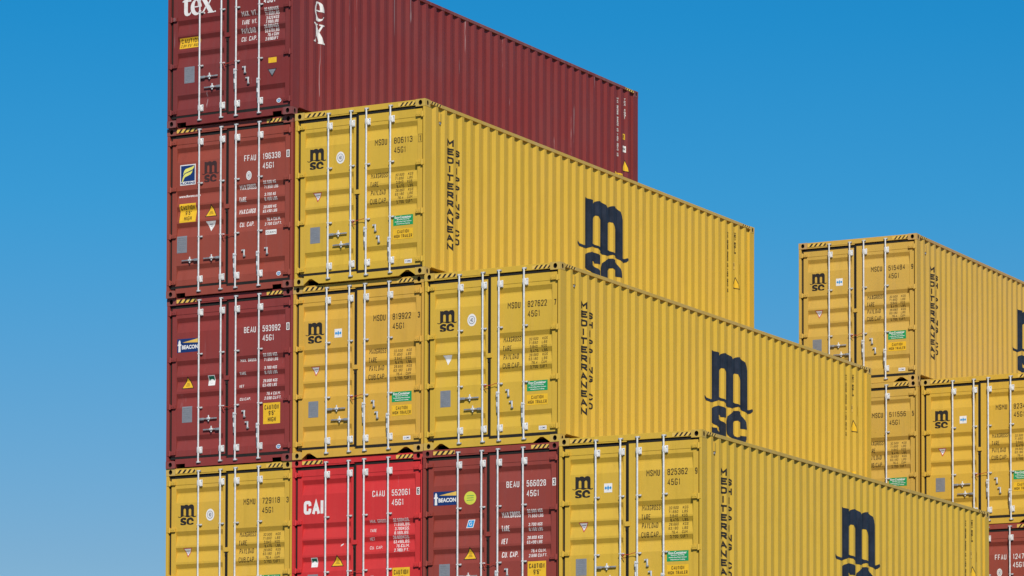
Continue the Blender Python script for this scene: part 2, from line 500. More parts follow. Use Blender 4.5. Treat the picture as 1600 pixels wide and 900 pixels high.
class Decal:
    def letters(self, s, x0, x1, z0, z1, mat, layer=0, pen=None, gap=0.30, slant=0.0):
        """Stroke lettering stretched over the box, pen width in metres."""
        h = z1 - z0
        hw = (pen or h * 0.15) / 2
        units = [GWID.get(c, 1.0) for c in s]
        total = sum(units) + gap * (len(s) - 1)
        k = (x1 - x0) / total
        x = x0
        for i, c in enumerate(s):
            w = units[i] * k
            for j, line in enumerate(GLYPH.get(c, [])):
                a0, a1 = (x + min(hw, w * .3), x + w - min(hw, w * .3))
                pts = [(a0 + u * (a1 - a0) + slant * v * h, z0 + hw + v * (h - 2 * hw)) for u, v in line]
                vs, fs = pen_line(pts, hw)
                self.add(vs, fs, mat, layer + 0.12 * j)
            x += w + gap * k
        return self

    """Flat marking in (u, v); layers lift text over its sticker; draped over the surface at build."""
    def __init__(self):
        self.items, self.mats = [], []

    def add(self, vs, fs, mat, layer=0):
        if mat not in self.mats:
            self.mats.append(mat)
        self.items.append((vs, fs, self.mats.index(mat), layer))
        return self

    def rect(self, x0, x1, z0, z1, mat, layer=0):
        return self.poly([(x0, z0), (x1, z0), (x1, z1), (x0, z1)], mat, layer)

    def poly(self, pts, mat, layer=0):
        vs, fs = fill_mesh([pts])
        return self.add(vs, fs, mat, layer)

    def ellipse(self, cx, cz, rx, rz, mat, layer=0, n=24):
        return self.add([(cx + rx * math.cos(2 * math.pi * k / n), cz + rz * math.sin(2 * math.pi * k / n)) for k in range(n)], [tuple(range(n))], mat, layer)

    def fit(self, mesh, box, mat, layer=0):
        vs, fs = mesh
        xs, zs = [v[0] for v in vs], [v[1] for v in vs]
        x0, x1, z0, z1 = min(xs), max(xs), min(zs), max(zs)
        bx0, bx1, bz0, bz1 = box
        out = [(bx0 + (x - x0) / (x1 - x0) * (bx1 - bx0), bz0 + (z - z0) / (z1 - z0) * (bz1 - bz0)) for x, z in vs]
        return self.add(out, fs, mat, layer)

    def text(self, s, x0, x1, z0, z1, mat, layer=0, bold=0.012, shear=0.0):
        return self.fit(text_mesh(s, bold, shear), (x0, x1, z0, z1), mat, layer)

    def build(self, name, surface):
        bm = bmesh.new()
        for vs, fs, k, layer in self.items:
            bv = [bm.verts.new((x, z, layer)) for x, z in vs]
            for f in fs:
                try:
                    bf = bm.faces.new([bv[i] for i in f])
                    bf.material_index = k
                except ValueError:
                    pass
        for co, no in (DOOR_CUTS if surface == 'door' else SIDE_CUTS):
            bmesh.ops.bisect_plane(bm, geom=list(bm.verts) + list(bm.edges) + list(bm.faces), plane_co=co, plane_no=no, dist=1e-6)
        bmesh.ops.recalc_face_normals(bm, faces=list(bm.faces))
        for v in bm.verts:
            x, z, l = v.co
            if surface == 'door':
                x -= 0.020
                z += 0.004
                v.co = (x, door_depth(x, z) - 0.002 - l * 0.0015, z)
            else:
                v.co = (SIDE_X - side_depth(x) + bow(x, z) + 0.0045 + l * 0.0015, x, z)
        out = Vector((0, -1, 0)) if surface == 'door' else Vector((1, 0, 0))
        bm.normal_update()
        for f in bm.faces:
            if f.normal.dot(out) < 0:
                f.normal_flip()
        me = bpy.data.meshes.new(name)
        bm.to_mesh(me)
        bm.free()
        for m in self.mats:
            me.materials.append(m)
        return me


# ------------------------------------------------------------------ container body meshes
def casting_mesh(sx, fy):
    """Corner casting in the x=0..0.178 / y=0..0.162 corner; sx=1 mirrors it to the right side; fy=1 to the far end."""
    mb = MB()
    a, b, h = 0.178, 0.162, 0.118

    def holed(center, u, v, w, hh, rx, rz, nrm):
        n = 24
        c = Vector(center)
        ring, sq = [], []
        for k in range(n):
            t = 2 * math.pi * k / n
            ring.append(c + u * (rx * math.cos(t)) + v * (rz * math.sin(t)))
            cx_, sz_ = math.cos(t), math.sin(t)
            s = 1 / max(abs(cx_), abs(sz_))
            sq.append(c + u * (w / 2 * cx_ * s) + v * (hh / 2 * sz_ * s))
        mb.poly(sq + ring, [(k, (k + 1) % n, n + (k + 1) % n, n + k) for k in range(n)], PAINT)
        inn = [p - nrm * 0.05 for p in ring]
        mb.poly(ring + inn, [(k, (k + 1) % n, n + (k + 1) % n, n + k) for k in range(n)], HOLE)
        mb.poly(inn, [tuple(range(n))], HOLE)

    X, Y, Z = Vector((1, 0, 0)), Vector((0, 1, 0)), Vector((0, 0, 1))
    holed((a / 2, 0, h / 2), X, Z, a, h, 0.034, 0.041, -Y)
    holed((0, b / 2, h / 2), Y, Z, b, h, 0.026, 0.040, -X)
    mb.poly([(0, 0, 0), (a, 0, 0), (a, b, 0), (0, b, 0)], [(0, 1, 2, 3)], PAINT)
    mb.poly([(0, 0, h), (a, 0, h), (a, b, h), (0, b, h)], [(0, 1, 2, 3)], PAINT)
    mb.poly([(a, 0, 0), (a, b, 0), (a, b, h), (a, 0, h)], [(0, 1, 2, 3)], PAINT)
    mb.poly([(0, b, 0), (a, b, 0), (a, b, h), (0, b, h)], [(0, 1, 2, 3)], PAINT)
    mb.v = [(W - x if sx else x, L - y if fy else y, z) for x, y, z in mb.v]
    me = mb.mesh('corner_casting')
    return me


def post_mesh(sx, fy):
    mb = MB()
    w = 0.045 if sx else 0.052
    mb.box(0.002, w, 0.003, 0.055, 0.118, H - 0.118, PAINT, 0.006)          # face towards the end
    mb.box(0.0025, 0.052, 0.050, 0.205, 0.119, H - 0.119, PAINT, 0.005)     # flank
    if not fy:
        mb.box(w - 0.001, 0.12, 0.052, 0.075, 0.119, H - 0.119, PAINT)      # rebate behind the gasket
    mb.v = [(W - x if sx else x, L - y if fy else y, z) for x, y, z in mb.v]
    return mb.mesh('corner_post')


def sill_mesh(kind):
    mb = MB()
    z0, z1 = 0.010, 0.113
    if kind == 'pocket':
        nl = [(0.195, z0), (0.195, 0.068), (0.375, 0.068), (0.375, z0)]
        nr = [(2.06, z0), (2.06, 0.068), (2.235, 0.068), (2.235, z0)]
    else:
        nl = [(0.180, z0), (0.285, 0.090), (0.335, 0.090), (0.465, z0)]
        nr = [(1.960, z0), (2.090, 0.090), (2.140, 0.090), (2.258, z0)]
    out = [(0.179, z0)] + ([] if nl[0][0] < 0.19 else []) + nl + nr + [(2.259, z0), (2.259, z1), (0.179, z1)]
    mb.extrude(out, 'y', 0.004, 0.020, PAINT)
    mb.box(0.179, 2.259, 0.0205, 0.12, z1 - 0.012, z1 - 0.001, PAINT)
    mb.box(0.48, 1.95, 0.0205, 0.12, z0, z0 + 0.012, PAINT)
    mb.box(0.1795, 2.2585, 0.12, 0.13, 0.085, z1 - 0.002, PAINT)
    mb.box(0.1795, 1.160, 0.012, 0.045, z1 - 0.006, 0.147, PAINT)
    return mb.mesh('door_sill')


def header_mesh():
    mb = MB()
    mb.box(0.179, W - 0.179, 0.004, 0.11, 2.714, H - 0.005, PAINT, 0.004)
    mb.box(0.1795, 1.160, 0.010, 0.11, 2.694, 2.7135, PAINT)
    return mb.mesh('header_beam')


def bow(y, z):
    """Slow bulges of a used side wall, a few millimetres."""
    e = min(1.0, max(0.0, (z - 0.15) / 0.5), max(0.0, (H - 0.055 - z) / 0.5))
    return 0.55 * e * (0.0030 * math.sin(1.7 * y + 1.1 * z) + 0.0025 * math.sin(3.9 * y + 2.0 - 1.7 * z) + 0.0015 * math.sin(9.1 * y + 0.6 + 2.3 * z))


def side_mesh(sx):
    mb = MB()
    ys = [0.2] + side_breaks(0.2, L - 0.2) + [L - 0.2]
    pts = [(W - SIDE_X + side_depth(y), y) for y in ys]
    n = len(pts)
    zs = [0.150, 0.65, 1.15, 1.65, 2.25, H - 0.055]
    vs = [(x - bow(y, z), y, z) for z in zs for x, y in pts]
    vs += [(x + 0.004 - bow(y, z), y, z) for z in zs for x, y in pts]
    m, q = len(zs), len(zs) * n
    fs = [(k * n + i, k * n + i + 1, (k + 1) * n + i + 1, (k + 1) * n + i) for k in range(m - 1) for i in range(n - 1)]
    fs += [(q + k * n + i, q + (k + 1) * n + i, q + (k + 1) * n + i + 1, q + k * n + i + 1) for k in range(m - 1) for i in range(n - 1)]
    fs += [(i, q + i, q + i + 1, i + 1) for i in range(n - 1)]
    mb.poly(vs, fs, PAINT)
    mb.v = [(W - x if sx else x, y, z) for x, y, z in mb.v]
    return mb.mesh('side_wall')


def toprail_mesh(sx):
    mb = MB()
    mb.box(0.001, 0.062, 0.162, L - 0.162, H - 0.062, H - 0.006, PAINT, 0.004)
    mb.v = [(W - x if sx else x, y, z) for x, y, z in mb.v]
    return mb.mesh('top_rail')


def botrail_mesh(sx):
    mb = MB()
    y0, y1 = 0.163, L - 0.163
    mb.box(0.003, 0.150, y0, y1, 0.1395, 0.149, PAINT)        # top flange
    mb.box(0.128, 0.136, y0, y1, 0.022, 0.1385, WEB_SHADE)        # web set back under the wall, its shade painted in
    mb.box(0.060, 0.150, y0, y1, 0.014, 0.0215, PAINT)        # bottom flange
    mb.v = [(W - x if sx else x, y, z) for x, y, z in mb.v]
    return mb.mesh('bottom_rail')


def roof_mesh():
    mb = MB()
    n, x0, x1 = 44, 0.0625, W - 0.0625
    ys = [0.112 + (L - 0.28) * k / (4 * n) for k in range(4 * n + 1)]
    zz = [H - 0.016 - (0.018 if k % 4 in (1, 2) else 0.0) for k in range(4 * n + 1)]
    vs = [(x0, y, z) for y, z in zip(ys, zz)] + [(x1, y, z) for y, z in zip(ys, zz)]
    m = len(ys)
    vs += [(x, y, z - 0.004) for x, y, z in vs]
    fs = [(i, i + 1, m + i + 1, m + i) for i in range(m - 1)]
    fs += [(2 * m + i, 3 * m + i, 3 * m + i + 1, 2 * m + i + 1) for i in range(m - 1)]
    mb.poly(vs, fs, PAINT)
    return mb.mesh('roof_sheet')


def farwall_mesh():
    mb = MB()
    n = 8
    xs = [0.053 + (W - 0.106) * k / (4 * n) for k in range(4 * n + 1)]
    yy = [L - 0.012 - (0.04 if k % 4 in (1, 2) else 0.0) for k in range(4 * n + 1)]
    m = len(xs)
    z0, z1 = 0.13, H - 0.1
    vs = [(x, y, z0) for x, y in zip(xs, yy)] + [(x, y, z1) for x, y in zip(xs, yy)]
    mb.poly(vs, [(i, i + 1, m + i + 1, m + i) for i in range(m - 1)], PAINT)
    mb.box(0.179, W - 0.179, L - 0.1, L - 0.004, 0.014, 0.13, PAINT)
    mb.box(0.179, W - 0.179, L - 0.1, L - 0.004, H - 0.1, H - 0.008, PAINT)
    return mb.mesh('front_wall')


def floor_mesh():
    mb = MB()
    mb.box(0.1505, W - 0.1505, 0.14, L - 0.12, 0.1255, 0.1485, RUBBER)
    for k in range(30):
        y = 0.6 + k * 0.37
        mb.box(0.137, W - 0.137, y, y + 0.05, 0.02, 0.124, RUBBER)
    return mb.mesh('underfloor')


def door_mesh(D):
    mb = MB()
    x0, x1, z0, z1, a, b = (D[k] for k in ('x0', 'x1', 'z0', 'z1', 'px0', 'px1'))
    bv = 0.004
    mb.box(x0, a, FY, 0.075, z0, z1, PAINT, bv)
    mb.box(b, x1, FY, 0.075, z0, z1, PAINT, bv)
    mb.box(a - 0.002, b + 0.002, FY + 0.0006, 0.075, z0 + 0.0006, PZ0, PAINT, bv)
    mb.box(a - 0.002, b + 0.002, FY + 0.0006, 0.075, PZ1, z1 - 0.0006, PAINT, bv)
    zs = [PZ1 - 0.001]
    for g in GROOVES:
        zs += [g - q for q, _ in GPTS]
    zs.append(PZ0 + 0.001)
    xm = (a + b) / 2
    prof = [(door_depth(xm, min(max(z, PZ0 + 0.0005), PZ1 - 0.0005)), z) for z in zs]
    n = len(prof)
    vs = [(a + 0.001, y, z) for y, z in prof] + [(b - 0.001, y, z) for y, z in prof]
    mb.poly(vs, [(i, i + 1, n + i + 1, n + i) for i in range(n - 1)], PAINT)
    return mb.mesh('door')


def gasket_mesh(D, left):
    mb = MB()
    y0, y1 = 0.046, 0.070
    x0, x1, z0, z1 = D['x0'], D['x1'], D['z0'], D['z1']
    ox0, ox1 = (0.053, 1.168) if left else (1.1685, W - 0.046)
    oz0, oz1 = (0.1475, 2.6935) if left else (0.1135, 2.7130)
    e = 0.004
    mb.box(ox0, x0 + e, y0, y1, oz0, oz1, RUBBER)
    mb.box(x1 - e, ox1, y0, y1, oz0, oz1, RUBBER)
    mb.box(x0 + e, x1 - e, y0, y1, oz0, z0 + e, RUBBER)
    mb.box(x0 + e, x1 - e, y0, y1, z1 - e, oz1, RUBBER)
    # the lip that laps over the frame
    q = FY - 0.004 if not left else FY + 0.006
    mb.box(x0 - 0.012, x1 + 0.012, q, y0 - 0.0004, z1 + 0.001, z1 + (0.038 if not left else 0.044), RUBBER)
    mb.box(x0 - 0.012, x1 + 0.012, q, y0 - 0.0004, z0 - (0.042 if left else 0.052), z0 - 0.001, RUBBER)
    if left:
        mb.box(x1 + 0.001, x1 + 0.017, FY + 0.002, y0 - 0.0004, z0 - 0.03, z1 + 0.03, RUBBER)
    else:
        mb.box(x0 - 0.020, x0 - 0.001, FY - 0.006, y0 - 0.0004, z0 - 0.03, z1 + 0.02, RUBBER)
    return mb.mesh('gasket')


def hinge_mesh(right):
    """Strap hinge with its knuckle on the post; origin at the post edge."""
    mb = MB()
    mb.box(0.010, 0.128, -0.002, FY + 0.002, -0.032, 0.032, PAINT, 0.005)
    mb.tube([(0.016, 0.004, -0.045), (0.016, 0.004, 0.045)], 0.017, PAINT, 10)
    mb.box(-0.030, 0.010, -0.004, 0.010, -0.040, 0.040, PAINT, 0.003)
    mb.tube([(0.060, 0.000, 0), (0.060, -0.008, 0)], 0.009, PAINT, 8)
    mb.tube([(0.100, 0.000, 0), (0.100, -0.008, 0)], 0.009, PAINT, 8)
    if right:
        mb.v = [(-x, y, z) for x, y, z in mb.v]
    return mb.mesh('hinge')


RODS = [0.642, 1.066, 1.355, 1.802]
RY = -0.012


def bar_mesh(right):
    mb = MB()
    zb, zt = (0.075, 2.752) if right else (0.075, 2.742)
    mb.tube([(0, RY, zb), (0, RY, zt)], 0.0150, GALV, 14)
    for z in (0.275, 2.545):                                  # bearing brackets at both ends
        mb.box(0.004, 0.060, 0.014, FY - 0.001, z - 0.056, z + 0.056, GALV, 0.004)
        mb.box(-0.019, 0.019, RY - 0.017, FY - 0.001, z - 0.048, z + 0.048, GALV, 0.010)
        for q in (-0.04, 0.04):
            mb.tube([(0.046, 0.014, z + q), (0.046, 0.002, z + q)], 0.010, GALV, 8)
    for z in (0.972, 1.858):                                  # guides
        mb.box(-0.020, 0.056, 0.018, FY - 0.001, z - 0.016, z + 0.016, GALV_DARK, 0.004)
        mb.box(-0.018, 0.018, RY - 0.017, 0.0185, z - 0.011, z + 0.011, GALV, 0.005)
        mb.tube([(0.043, 0.020, z), (0.043, 0.000, z)], 0.013, GALV, 10)
    for z, s in ((zb, -1), (zt, 1)):                          # cams and their keepers
        mb.box(-0.017, 0.030, RY - 0.014, RY + 0.012, z - 0.012, z + 0.012, GALV, 0.004)
        mb.box(-0.034, -0.020, -0.018, 0.003, z - 0.016, z + 0.016, GALV_DARK, 0.004)
        mb.box(0.032, 0.046, -0.016, 0.003, z - 0.014, z + 0.014, GALV_DARK, 0.004)
    return mb.mesh('locking_bar', 40)


def handle_mesh(kind):
    mb = MB()
    if kind in ('right', 'left'):
        s = 1 if kind == 'right' else -1
        mb.box(min(0, s * 0.10), max(0, s * 0.10), -0.010, 0.010, -0.024, 0.016, GALV_DARK, 0.006)
        mb.box(min(s * 0.09, s * 0.345), max(s * 0.09, s * 0.345), 0.002, 0.016, -0.011, 0.012, GALV_DARK, 0.005)
        c = s * 0.185
        mb.box(c - 0.030, c + 0.030, -0.006, FY - 0.001, -0.018, 0.020, GALV, 0.008)
        mb.tube([(c, 0.006, -0.045), (c, 0.006, 0.055)], 0.011, GALV, 8)
        mb.tube([(c + 0.01, -0.018, 0), (c + 0.01, 0.012, 0)], 0.014, GALV, 8)
    else:
        mb.box(-0.046, -0.012, -0.020, 0.002, -0.09, 0.0, GALV, 0.009)
        mb.box(-0.040, -0.022, -0.012, 0.004, -0.335, -0.08, GALV_DARK, 0.006)
        mb.tube([(-0.031, -0.006, -0.17), (-0.028, -0.006, -0.24)], 0.014, GALV, 8)
        mb.box(-0.030, 0.020, RY - 0.018, RY + 0.014, -0.04, -0.015, GALV, 0.004)
    return mb.mesh('door_handle', 40)


def hook_mesh():
    mb = MB()
    mb.box(-0.035, 0.020, 0.010, PY - 0.001, 0.020, 0.055, GALV_DARK, 0.008)
    mb.box(0.000, 0.026, 0.000, 0.016, -0.055, 0.045, GALV, 0.008)
    mb.box(-0.012, 0.030, 0.006, PY - 0.001, -0.070, -0.040, GALV_DARK, 0.008)
    mb.tube([(-0.028, 0.014, 0.038), (-0.028, 0.000, 0.038)], 0.010, GALV, 8)
    return mb.mesh('handle_hook', 40)


def catch_mesh():
    mb = MB()
    mb.box(-0.045, 0.045, FY - 0.020, FY - 0.007, -0.036, 0.036, PAINT, 0.004)
    mb.box(-0.030, -0.002, FY - 0.012, FY + 0.01, -0.10, -0.046, RUBBER, 0.004)
    return mb.mesh('door_catch')


def seal_mesh(v):
    mb = MB()
    z = 0.965
    a = [(1.10, -0.02, z), (1.16, -0.012, z - 0.012), (1.22, -0.008, z - 0.004 + v), (1.29, -0.014, z + 0.01), (1.345, -0.03, z + 0.012)]
    mb.tube(a, 0.0045, WIRE, 6)
    mb.tube([(1.10, -0.02, z), (1.125, -0.012, z - 0.05), (1.135, -0.005, z - 0.09 - v)], 0.0045, WIRE, 6)
    return mb.mesh('seal_wire')


def vent_mesh():
    mb = MB()
    x = SIDE_X - CD
    mb.box(x - 0.002, x + 0.022, 0.495, 0.560, 2.53, 2.67, PAINT, 0.008)
    mb.box(x - 0.001, x + 0.016, 0.508, 0.548, 2.49, 2.529, GALV_DARK, 0.004)
    return mb.mesh('vent_cover')


def hazard_front(x0, x1, z0, z1):
    mb = MB()
    y = 0.0025
    mb.poly([(x0, y, z0), (x1, y, z0), (x1, y, z1), (x0, y, z1)], [(0, 1, 2, 3)], HAZY)
    n, h = 4, z1 - z0
    p = (x1 - x0) / n
    for k in range(n):
        a = x0 + p * k + 0.030
        w = p * 0.44
        s = h * 0.85
        q = [(a, z0), (min(a + w, x1), z0), (min(a + w + s, x1), z1 if a + w + s <= x1 else z0 + (x1 - a - w) / 0.85), (min(a + s, x1), z1)]
        mb.poly([(x, y - 0.001, z) for x, z in q], [(0, 1, 2, 3)], BLACK)
    return mb.mesh('hazard_stripes')


def hazard_side(y0, y1, z0, z1, x):
    mb = MB()
    mb.poly([(x, y0, z0), (x, y1, z0), (x, y1, z1), (x, y0, z1)], [(0, 1, 2, 3)], HAZY)
    n = 4
    p = (y1 - y0) / n
    for k in range(n):
        a = y0 + p * k
        q = [(a, z0), (a + p * 0.40, z0), (a + p * 0.85, z1), (a + p * 0.45, z1)]
        mb.poly([(x + 0.001, y, z) for y, z in q], [(0, 1, 2, 3)], BLACK)
    return mb.mesh('hazard_stripes')


BODY = {
    'castings': [(casting_mesh(sx, fy), (0, 0, z)) for sx in (0, 1) for fy in (0, 1) for z in (0.0, H - 0.118)],
    'posts': [post_mesh(sx, fy) for sx in (0, 1) for fy in (0, 1)],
    'sill_vee': sill_mesh('vee'), 'sill_pocket': sill_mesh('pocket'), 'header': header_mesh(),
    'sides': [side_mesh(0), side_mesh(1)], 'top': [toprail_mesh(0), toprail_mesh(1)],
    'bottom': [botrail_mesh(0), botrail_mesh(1)], 'roof': roof_mesh(), 'far': farwall_mesh(), 'under': floor_mesh(),
    'ldoor': door_mesh(LD), 'rdoor': door_mesh(RD), 'lgask': gasket_mesh(LD, True), 'rgask': gasket_mesh(RD, False),
    'lhinge': hinge_mesh(False), 'rhinge': hinge_mesh(True), 'lbar': bar_mesh(False), 'rbar': bar_mesh(True),
    'h_right': handle_mesh('right'), 'h_left': handle_mesh('left'), 'h_down': handle_mesh('down'),
    'hook': hook_mesh(), 'catch': catch_mesh(), 'vent': vent_mesh(),
    'hz': [hazard_front(0.190, 0.575, 2.724, 2.782), hazard_front(1.940, 2.256, 2.724, 2.782)],
    'hzs': [hazard_side(0.185, 0.52, H - 0.056, H - 0.012, W + 0.0005), hazard_side(L - 0.52, L - 0.185, H - 0.056, H - 0.012, W + 0.0005)],
}


def obj(name, me, parent, paint_mat=None, loc=(0, 0, 0), label=None):
    o = bpy.data.objects.new(name, me)
    COL.objects.link(o)
    o.parent = parent
    o.location = loc
    if paint_mat is not None:
        for sl in o.material_slots:
            if sl.material == PAINT:
                sl.link = 'OBJECT'
                sl.material = paint_mat
    if label:
        o['label'] = label
    return o


# ------------------------------------------------------------------ markings
def m_logo():
    arch = lambda x0, x1, zb, zt: [(x0, zb), (x0, zt - 0.09), (x0 + 0.03, zt - 0.035), (x0 + 0.09, zt - 0.004), (x1 - 0.08, zt - 0.008), (x1 - 0.025, zt - 0.05), (x1, zt - 0.11), (x1, zb - 0.03)]
    outer = [(5.2, 1.41), (5.27, 1.352), (5.37, 1.330), (5.48, 1.337), (5.58, 1.362), (5.70, 1.405), (5.80, 1.418), (5.93, 1.405),
             (6.03, 1.365), (6.13, 1.338), (6.25, 1.332), (6.38, 1.362), (6.48, 1.388), (6.58, 1.383), (6.70, 1.345), (6.80, 1.322),
             (6.90, 1.316), (7.0, 1.338), (7.06, 1.39), (7.03, 1.418), (6.96, 1.392), (6.90, 1.388), (6.83, 1.41),
             (6.83, 2.05), (6.80, 2.13), (6.75, 2.19), (6.67, 2.228), (6.56, 2.246), (6.45, 2.235), (6.36, 2.205), (6.29, 2.155),
             (6.22, 2.205), (6.13, 2.236), (6.02, 2.244), (5.90, 2.225), (5.83, 2.20), (5.785, 2.168), (5.775, 2.212), (5.66, 2.212), (5.56, 2.218), (5.475, 2.235),
             (5.475, 1.395), (5.38, 1.375), (5.30, 1.395), (5.225, 1.432)]
    holes = [arch(5.775, 6.01, 1.470, 1.975), arch(6.30, 6.545, 1.455, 1.955)]
    s_ = [(6.045, 1.145), (6.045, 1.265), (5.98, 1.300), (5.86, 1.322), (5.74, 1.322), (5.60, 1.285), (5.50, 1.24), (5.465, 1.18), (5.465, 1.06), (5.50, 1.01),
          (5.60, .975), (5.75, .935), (5.81, .905), (5.80, .875), (5.74, .868), (5.66, .885), (5.64, .925), (5.455, .925), (5.455, .85), (5.50, .805), (5.62, .785),
          (5.80, .78), (5.97, .795), (6.04, .84), (6.055, .93), (6.04, 1.0), (5.97, 1.04), (5.85, 1.075), (5.72, 1.115), (5.70, 1.15), (5.745, 1.175), (5.82, 1.165), (5.85, 1.135)]
    c_ = [(6.08, .95), (6.08, 1.10), (6.12, 1.18), (6.22, 1.255), (6.36, 1.305), (6.47, 1.318), (6.58, 1.305), (6.70, 1.24), (6.79, 1.15), (6.81, 1.06), (6.81, 1.035),
          (6.59, 1.035), (6.58, 1.09), (6.54, 1.135), (6.47, 1.15), (6.38, 1.135), (6.33, 1.08), (6.32, 1.0), (6.33, .93), (6.38, .885), (6.46, .865), (6.54, .88), (6.60, .915),
          (6.80, .915), (6.80, .87), (6.76, .82), (6.66, .79), (6.48, .78), (6.30, .795), (6.17, .835), (6.10, .89)]
    a = fill_mesh([outer] + holes)
    b = fill_mesh([s_])
    c = fill_mesh([c_])
    vs, fs = [], []
    for v, f in (a, b, c):
        o = len(vs)
        vs += v
        fs += [tuple(o + i for i in q) for q in f]
    return vs, fs


MLOGO = m_logo()


def serif_letters():
    """Bold high-contrast lower-case t, e, x, each in a unit box."""
    t = [(0.0, 0.86), (0.0, 0.92), (0.16, 0.98), (0.32, 1.12), (0.40, 1.28), (0.56, 1.28), (0.56, 0.96), (0.92, 0.96), (0.92, 0.86), (0.56, 0.86),
         (0.56, 0.24), (0.60, 0.15), (0.68, 0.12), (0.78, 0.15), (0.88, 0.24), (0.94, 0.20), (0.86, 0.08), (0.72, 0.0), (0.50, -0.03), (0.30, 0.02), (0.20, 0.12), (0.17, 0.28), (0.17, 0.86)]
    n = 28
    outer, inner = [], []
    for k in range(n + 1):
        a = rad(-38 + (360 + 30) * 0 + 0) if False else None
    out = [(0.5 + 0.5 * math.cos(rad(a)), 0.5 + 0.52 * math.sin(rad(a))) for a in range(0, 316, 12)]
    out += [(0.90, 0.20), (0.97, 0.24)]
    inn = [(0.92, 0.29), (0.84, 0.18), (0.72, 0.13), (0.58, 0.14), (0.46, 0.22), (0.37, 0.36), (0.34, 0.50), (1.0, 0.50)]
    e = [(1.0, 0.50)] + out[1:] + inn[:-1]
    eye = [(0.335, 0.57), (0.36, 0.74), (0.42, 0.88), (0.50, 0.945), (0.58, 0.92), (0.64, 0.80), (0.66, 0.57)]
    x1 = [(0.0, 1.0), (0.0, 0.93), (0.09, 0.91), (0.60, 0.07), (0.53, 0.06), (0.53, 0.0), (1.04, 0.0), (1.04, 0.06), (0.94, 0.09), (0.42, 0.93), (0.52, 0.94), (0.52, 1.0)]
    x2 = [(0.62, 1.0), (0.62, 0.94), (0.72, 0.92), (0.60, 0.72), (0.55, 0.60), (0.60, 0.53), (0.80, 0.87), (0.88, 0.93), (0.98, 0.94), (0.98, 1.0)]
    x3 = [(-0.02, 0.0), (-0.02, 0.06), (0.08, 0.08), (0.34, 0.48), (0.40, 0.38), (0.22, 0.10), (0.32, 0.06), (0.32, 0.0)]
    return fill_mesh([t]), fill_mesh([e, eye]), [fill_mesh([q]) for q in (x1, x2, x3)]


T_GL, E_GL, X_GL = serif_letters()


def put_x(dc, x0, x1, z0, z1, mat):
    for vs, fs in X_GL:
        dc.add([(x0 + a * (x1 - x0), z0 + b * (z1 - z0)) for a, b in vs], fs, mat)


def put(dc, gl, x0, x1, z0, z1, mat):
    vs, fs = gl
    dc.add([(x0 + a * (x1 - x0), z0 + b * (z1 - z0)) for a, b in vs], fs, mat)


def number_decal(prefix, num, chk, mat, boxed, z=2.140):
    d = Decal()
    d.letters(prefix, 1.508, 1.735, z, z + 0.098, mat, 0, 0.0122)
    d.letters(num, 1.865, 2.205, z, z + 0.098, mat, 0, 0.0122)
    d.letters('45G1', 1.866, 2.085, z - 0.155, z - 0.058, mat, 0, 0.0122)
    return d


def check_decal(chk, mat, boxed, box_mat, digit_mat):
    d = Decal()
    if boxed == 'solid':
        d.rect(2.322, 2.382, 2.128, 2.248, box_mat)
        d.letters(chk, 2.334, 2.372, 2.142, 2.234, digit_mat, 1, 0.013)
    else:
        d.letters(chk, 2.332, 2.374, 2.136, 2.230, mat, 0, 0.0135)
        if boxed == 'line':
            for a in ((2.318, 2.323, 2.125, 2.245), (2.381, 2.386, 2.125, 2.245), (2.318, 2.386, 2.120, 2.125), (2.318, 2.386, 2.245, 2.250)):
                d.rect(*a, mat)
    return d


def weights(labels, rows, mat, z0, z1, lab_z, lh, lw=1.74, xl=1.422, xv=1.870, xr=2.205, vh=0.044, bold=0.0):
    """labels: left column texts with their z; rows: right column lines spread from z1 down to z0."""
    d = Decal()
    for s, z in zip(labels, lab_z):
        w = min(lw - xl, 0.0385 * len(s) * (lh / 0.08) ** 0.5)
        d.letters(s, xl, xl + w, z, z + lh, mat, 0, lh * 0.115)
    n = len(rows)
    for i, (a, b) in enumerate(rows):
        z = z1 - vh - (z1 - vh - z0) * i / (n - 1)
        wa = 0.027 * len(a)
        d.letters(a, xv + 0.17 - wa, xv + 0.17, z, z + vh, mat, 0, vh * 0.14)
        d.letters(b, xr - 0.031 * len(b), xr, z, z + vh, mat, 0, vh * 0.14)
    return d


def warn_triangle(cx, z0, z1, w, text=True):
    d = Decal()
    d.poly([(cx - w / 2 - 0.018, z0 - 0.012), (cx + w / 2 + 0.018, z0 - 0.012), (cx, z1 + 0.03)], BLACK)
    d.poly([(cx - w / 2, z0), (cx + w / 2, z0), (cx, z1)], STICKY, 1)
    if text:
        for k in range(3):
            zz = z0 + 0.03 + 0.022 * k
            d.rect(cx - 0.04 + 0.008 * k, cx + 0.04 - 0.008 * k, zz, zz + 0.007, BLACK, 2)
    return d


def down_triangle(cx, zt, zb, w, rim, face=WHITE, detail=True):
    d = Decal()
    d.poly([(cx - w / 2, zt), (cx, zb), (cx + w / 2, zt)], rim)
    k = 0.80
    d.poly([(cx - w / 2 * k, zt - 0.012), (cx, zb + 0.028), (cx + w / 2 * k, zt - 0.012)], face, 1)
    if detail:
        d.rect(cx - 0.035, cx + 0.035, zt - 0.055, zt - 0.042, PLATE, 2)
        d.rect(cx - 0.02, cx + 0.02, zt - 0.085, zt - 0.072, PLATE, 2)
    return d


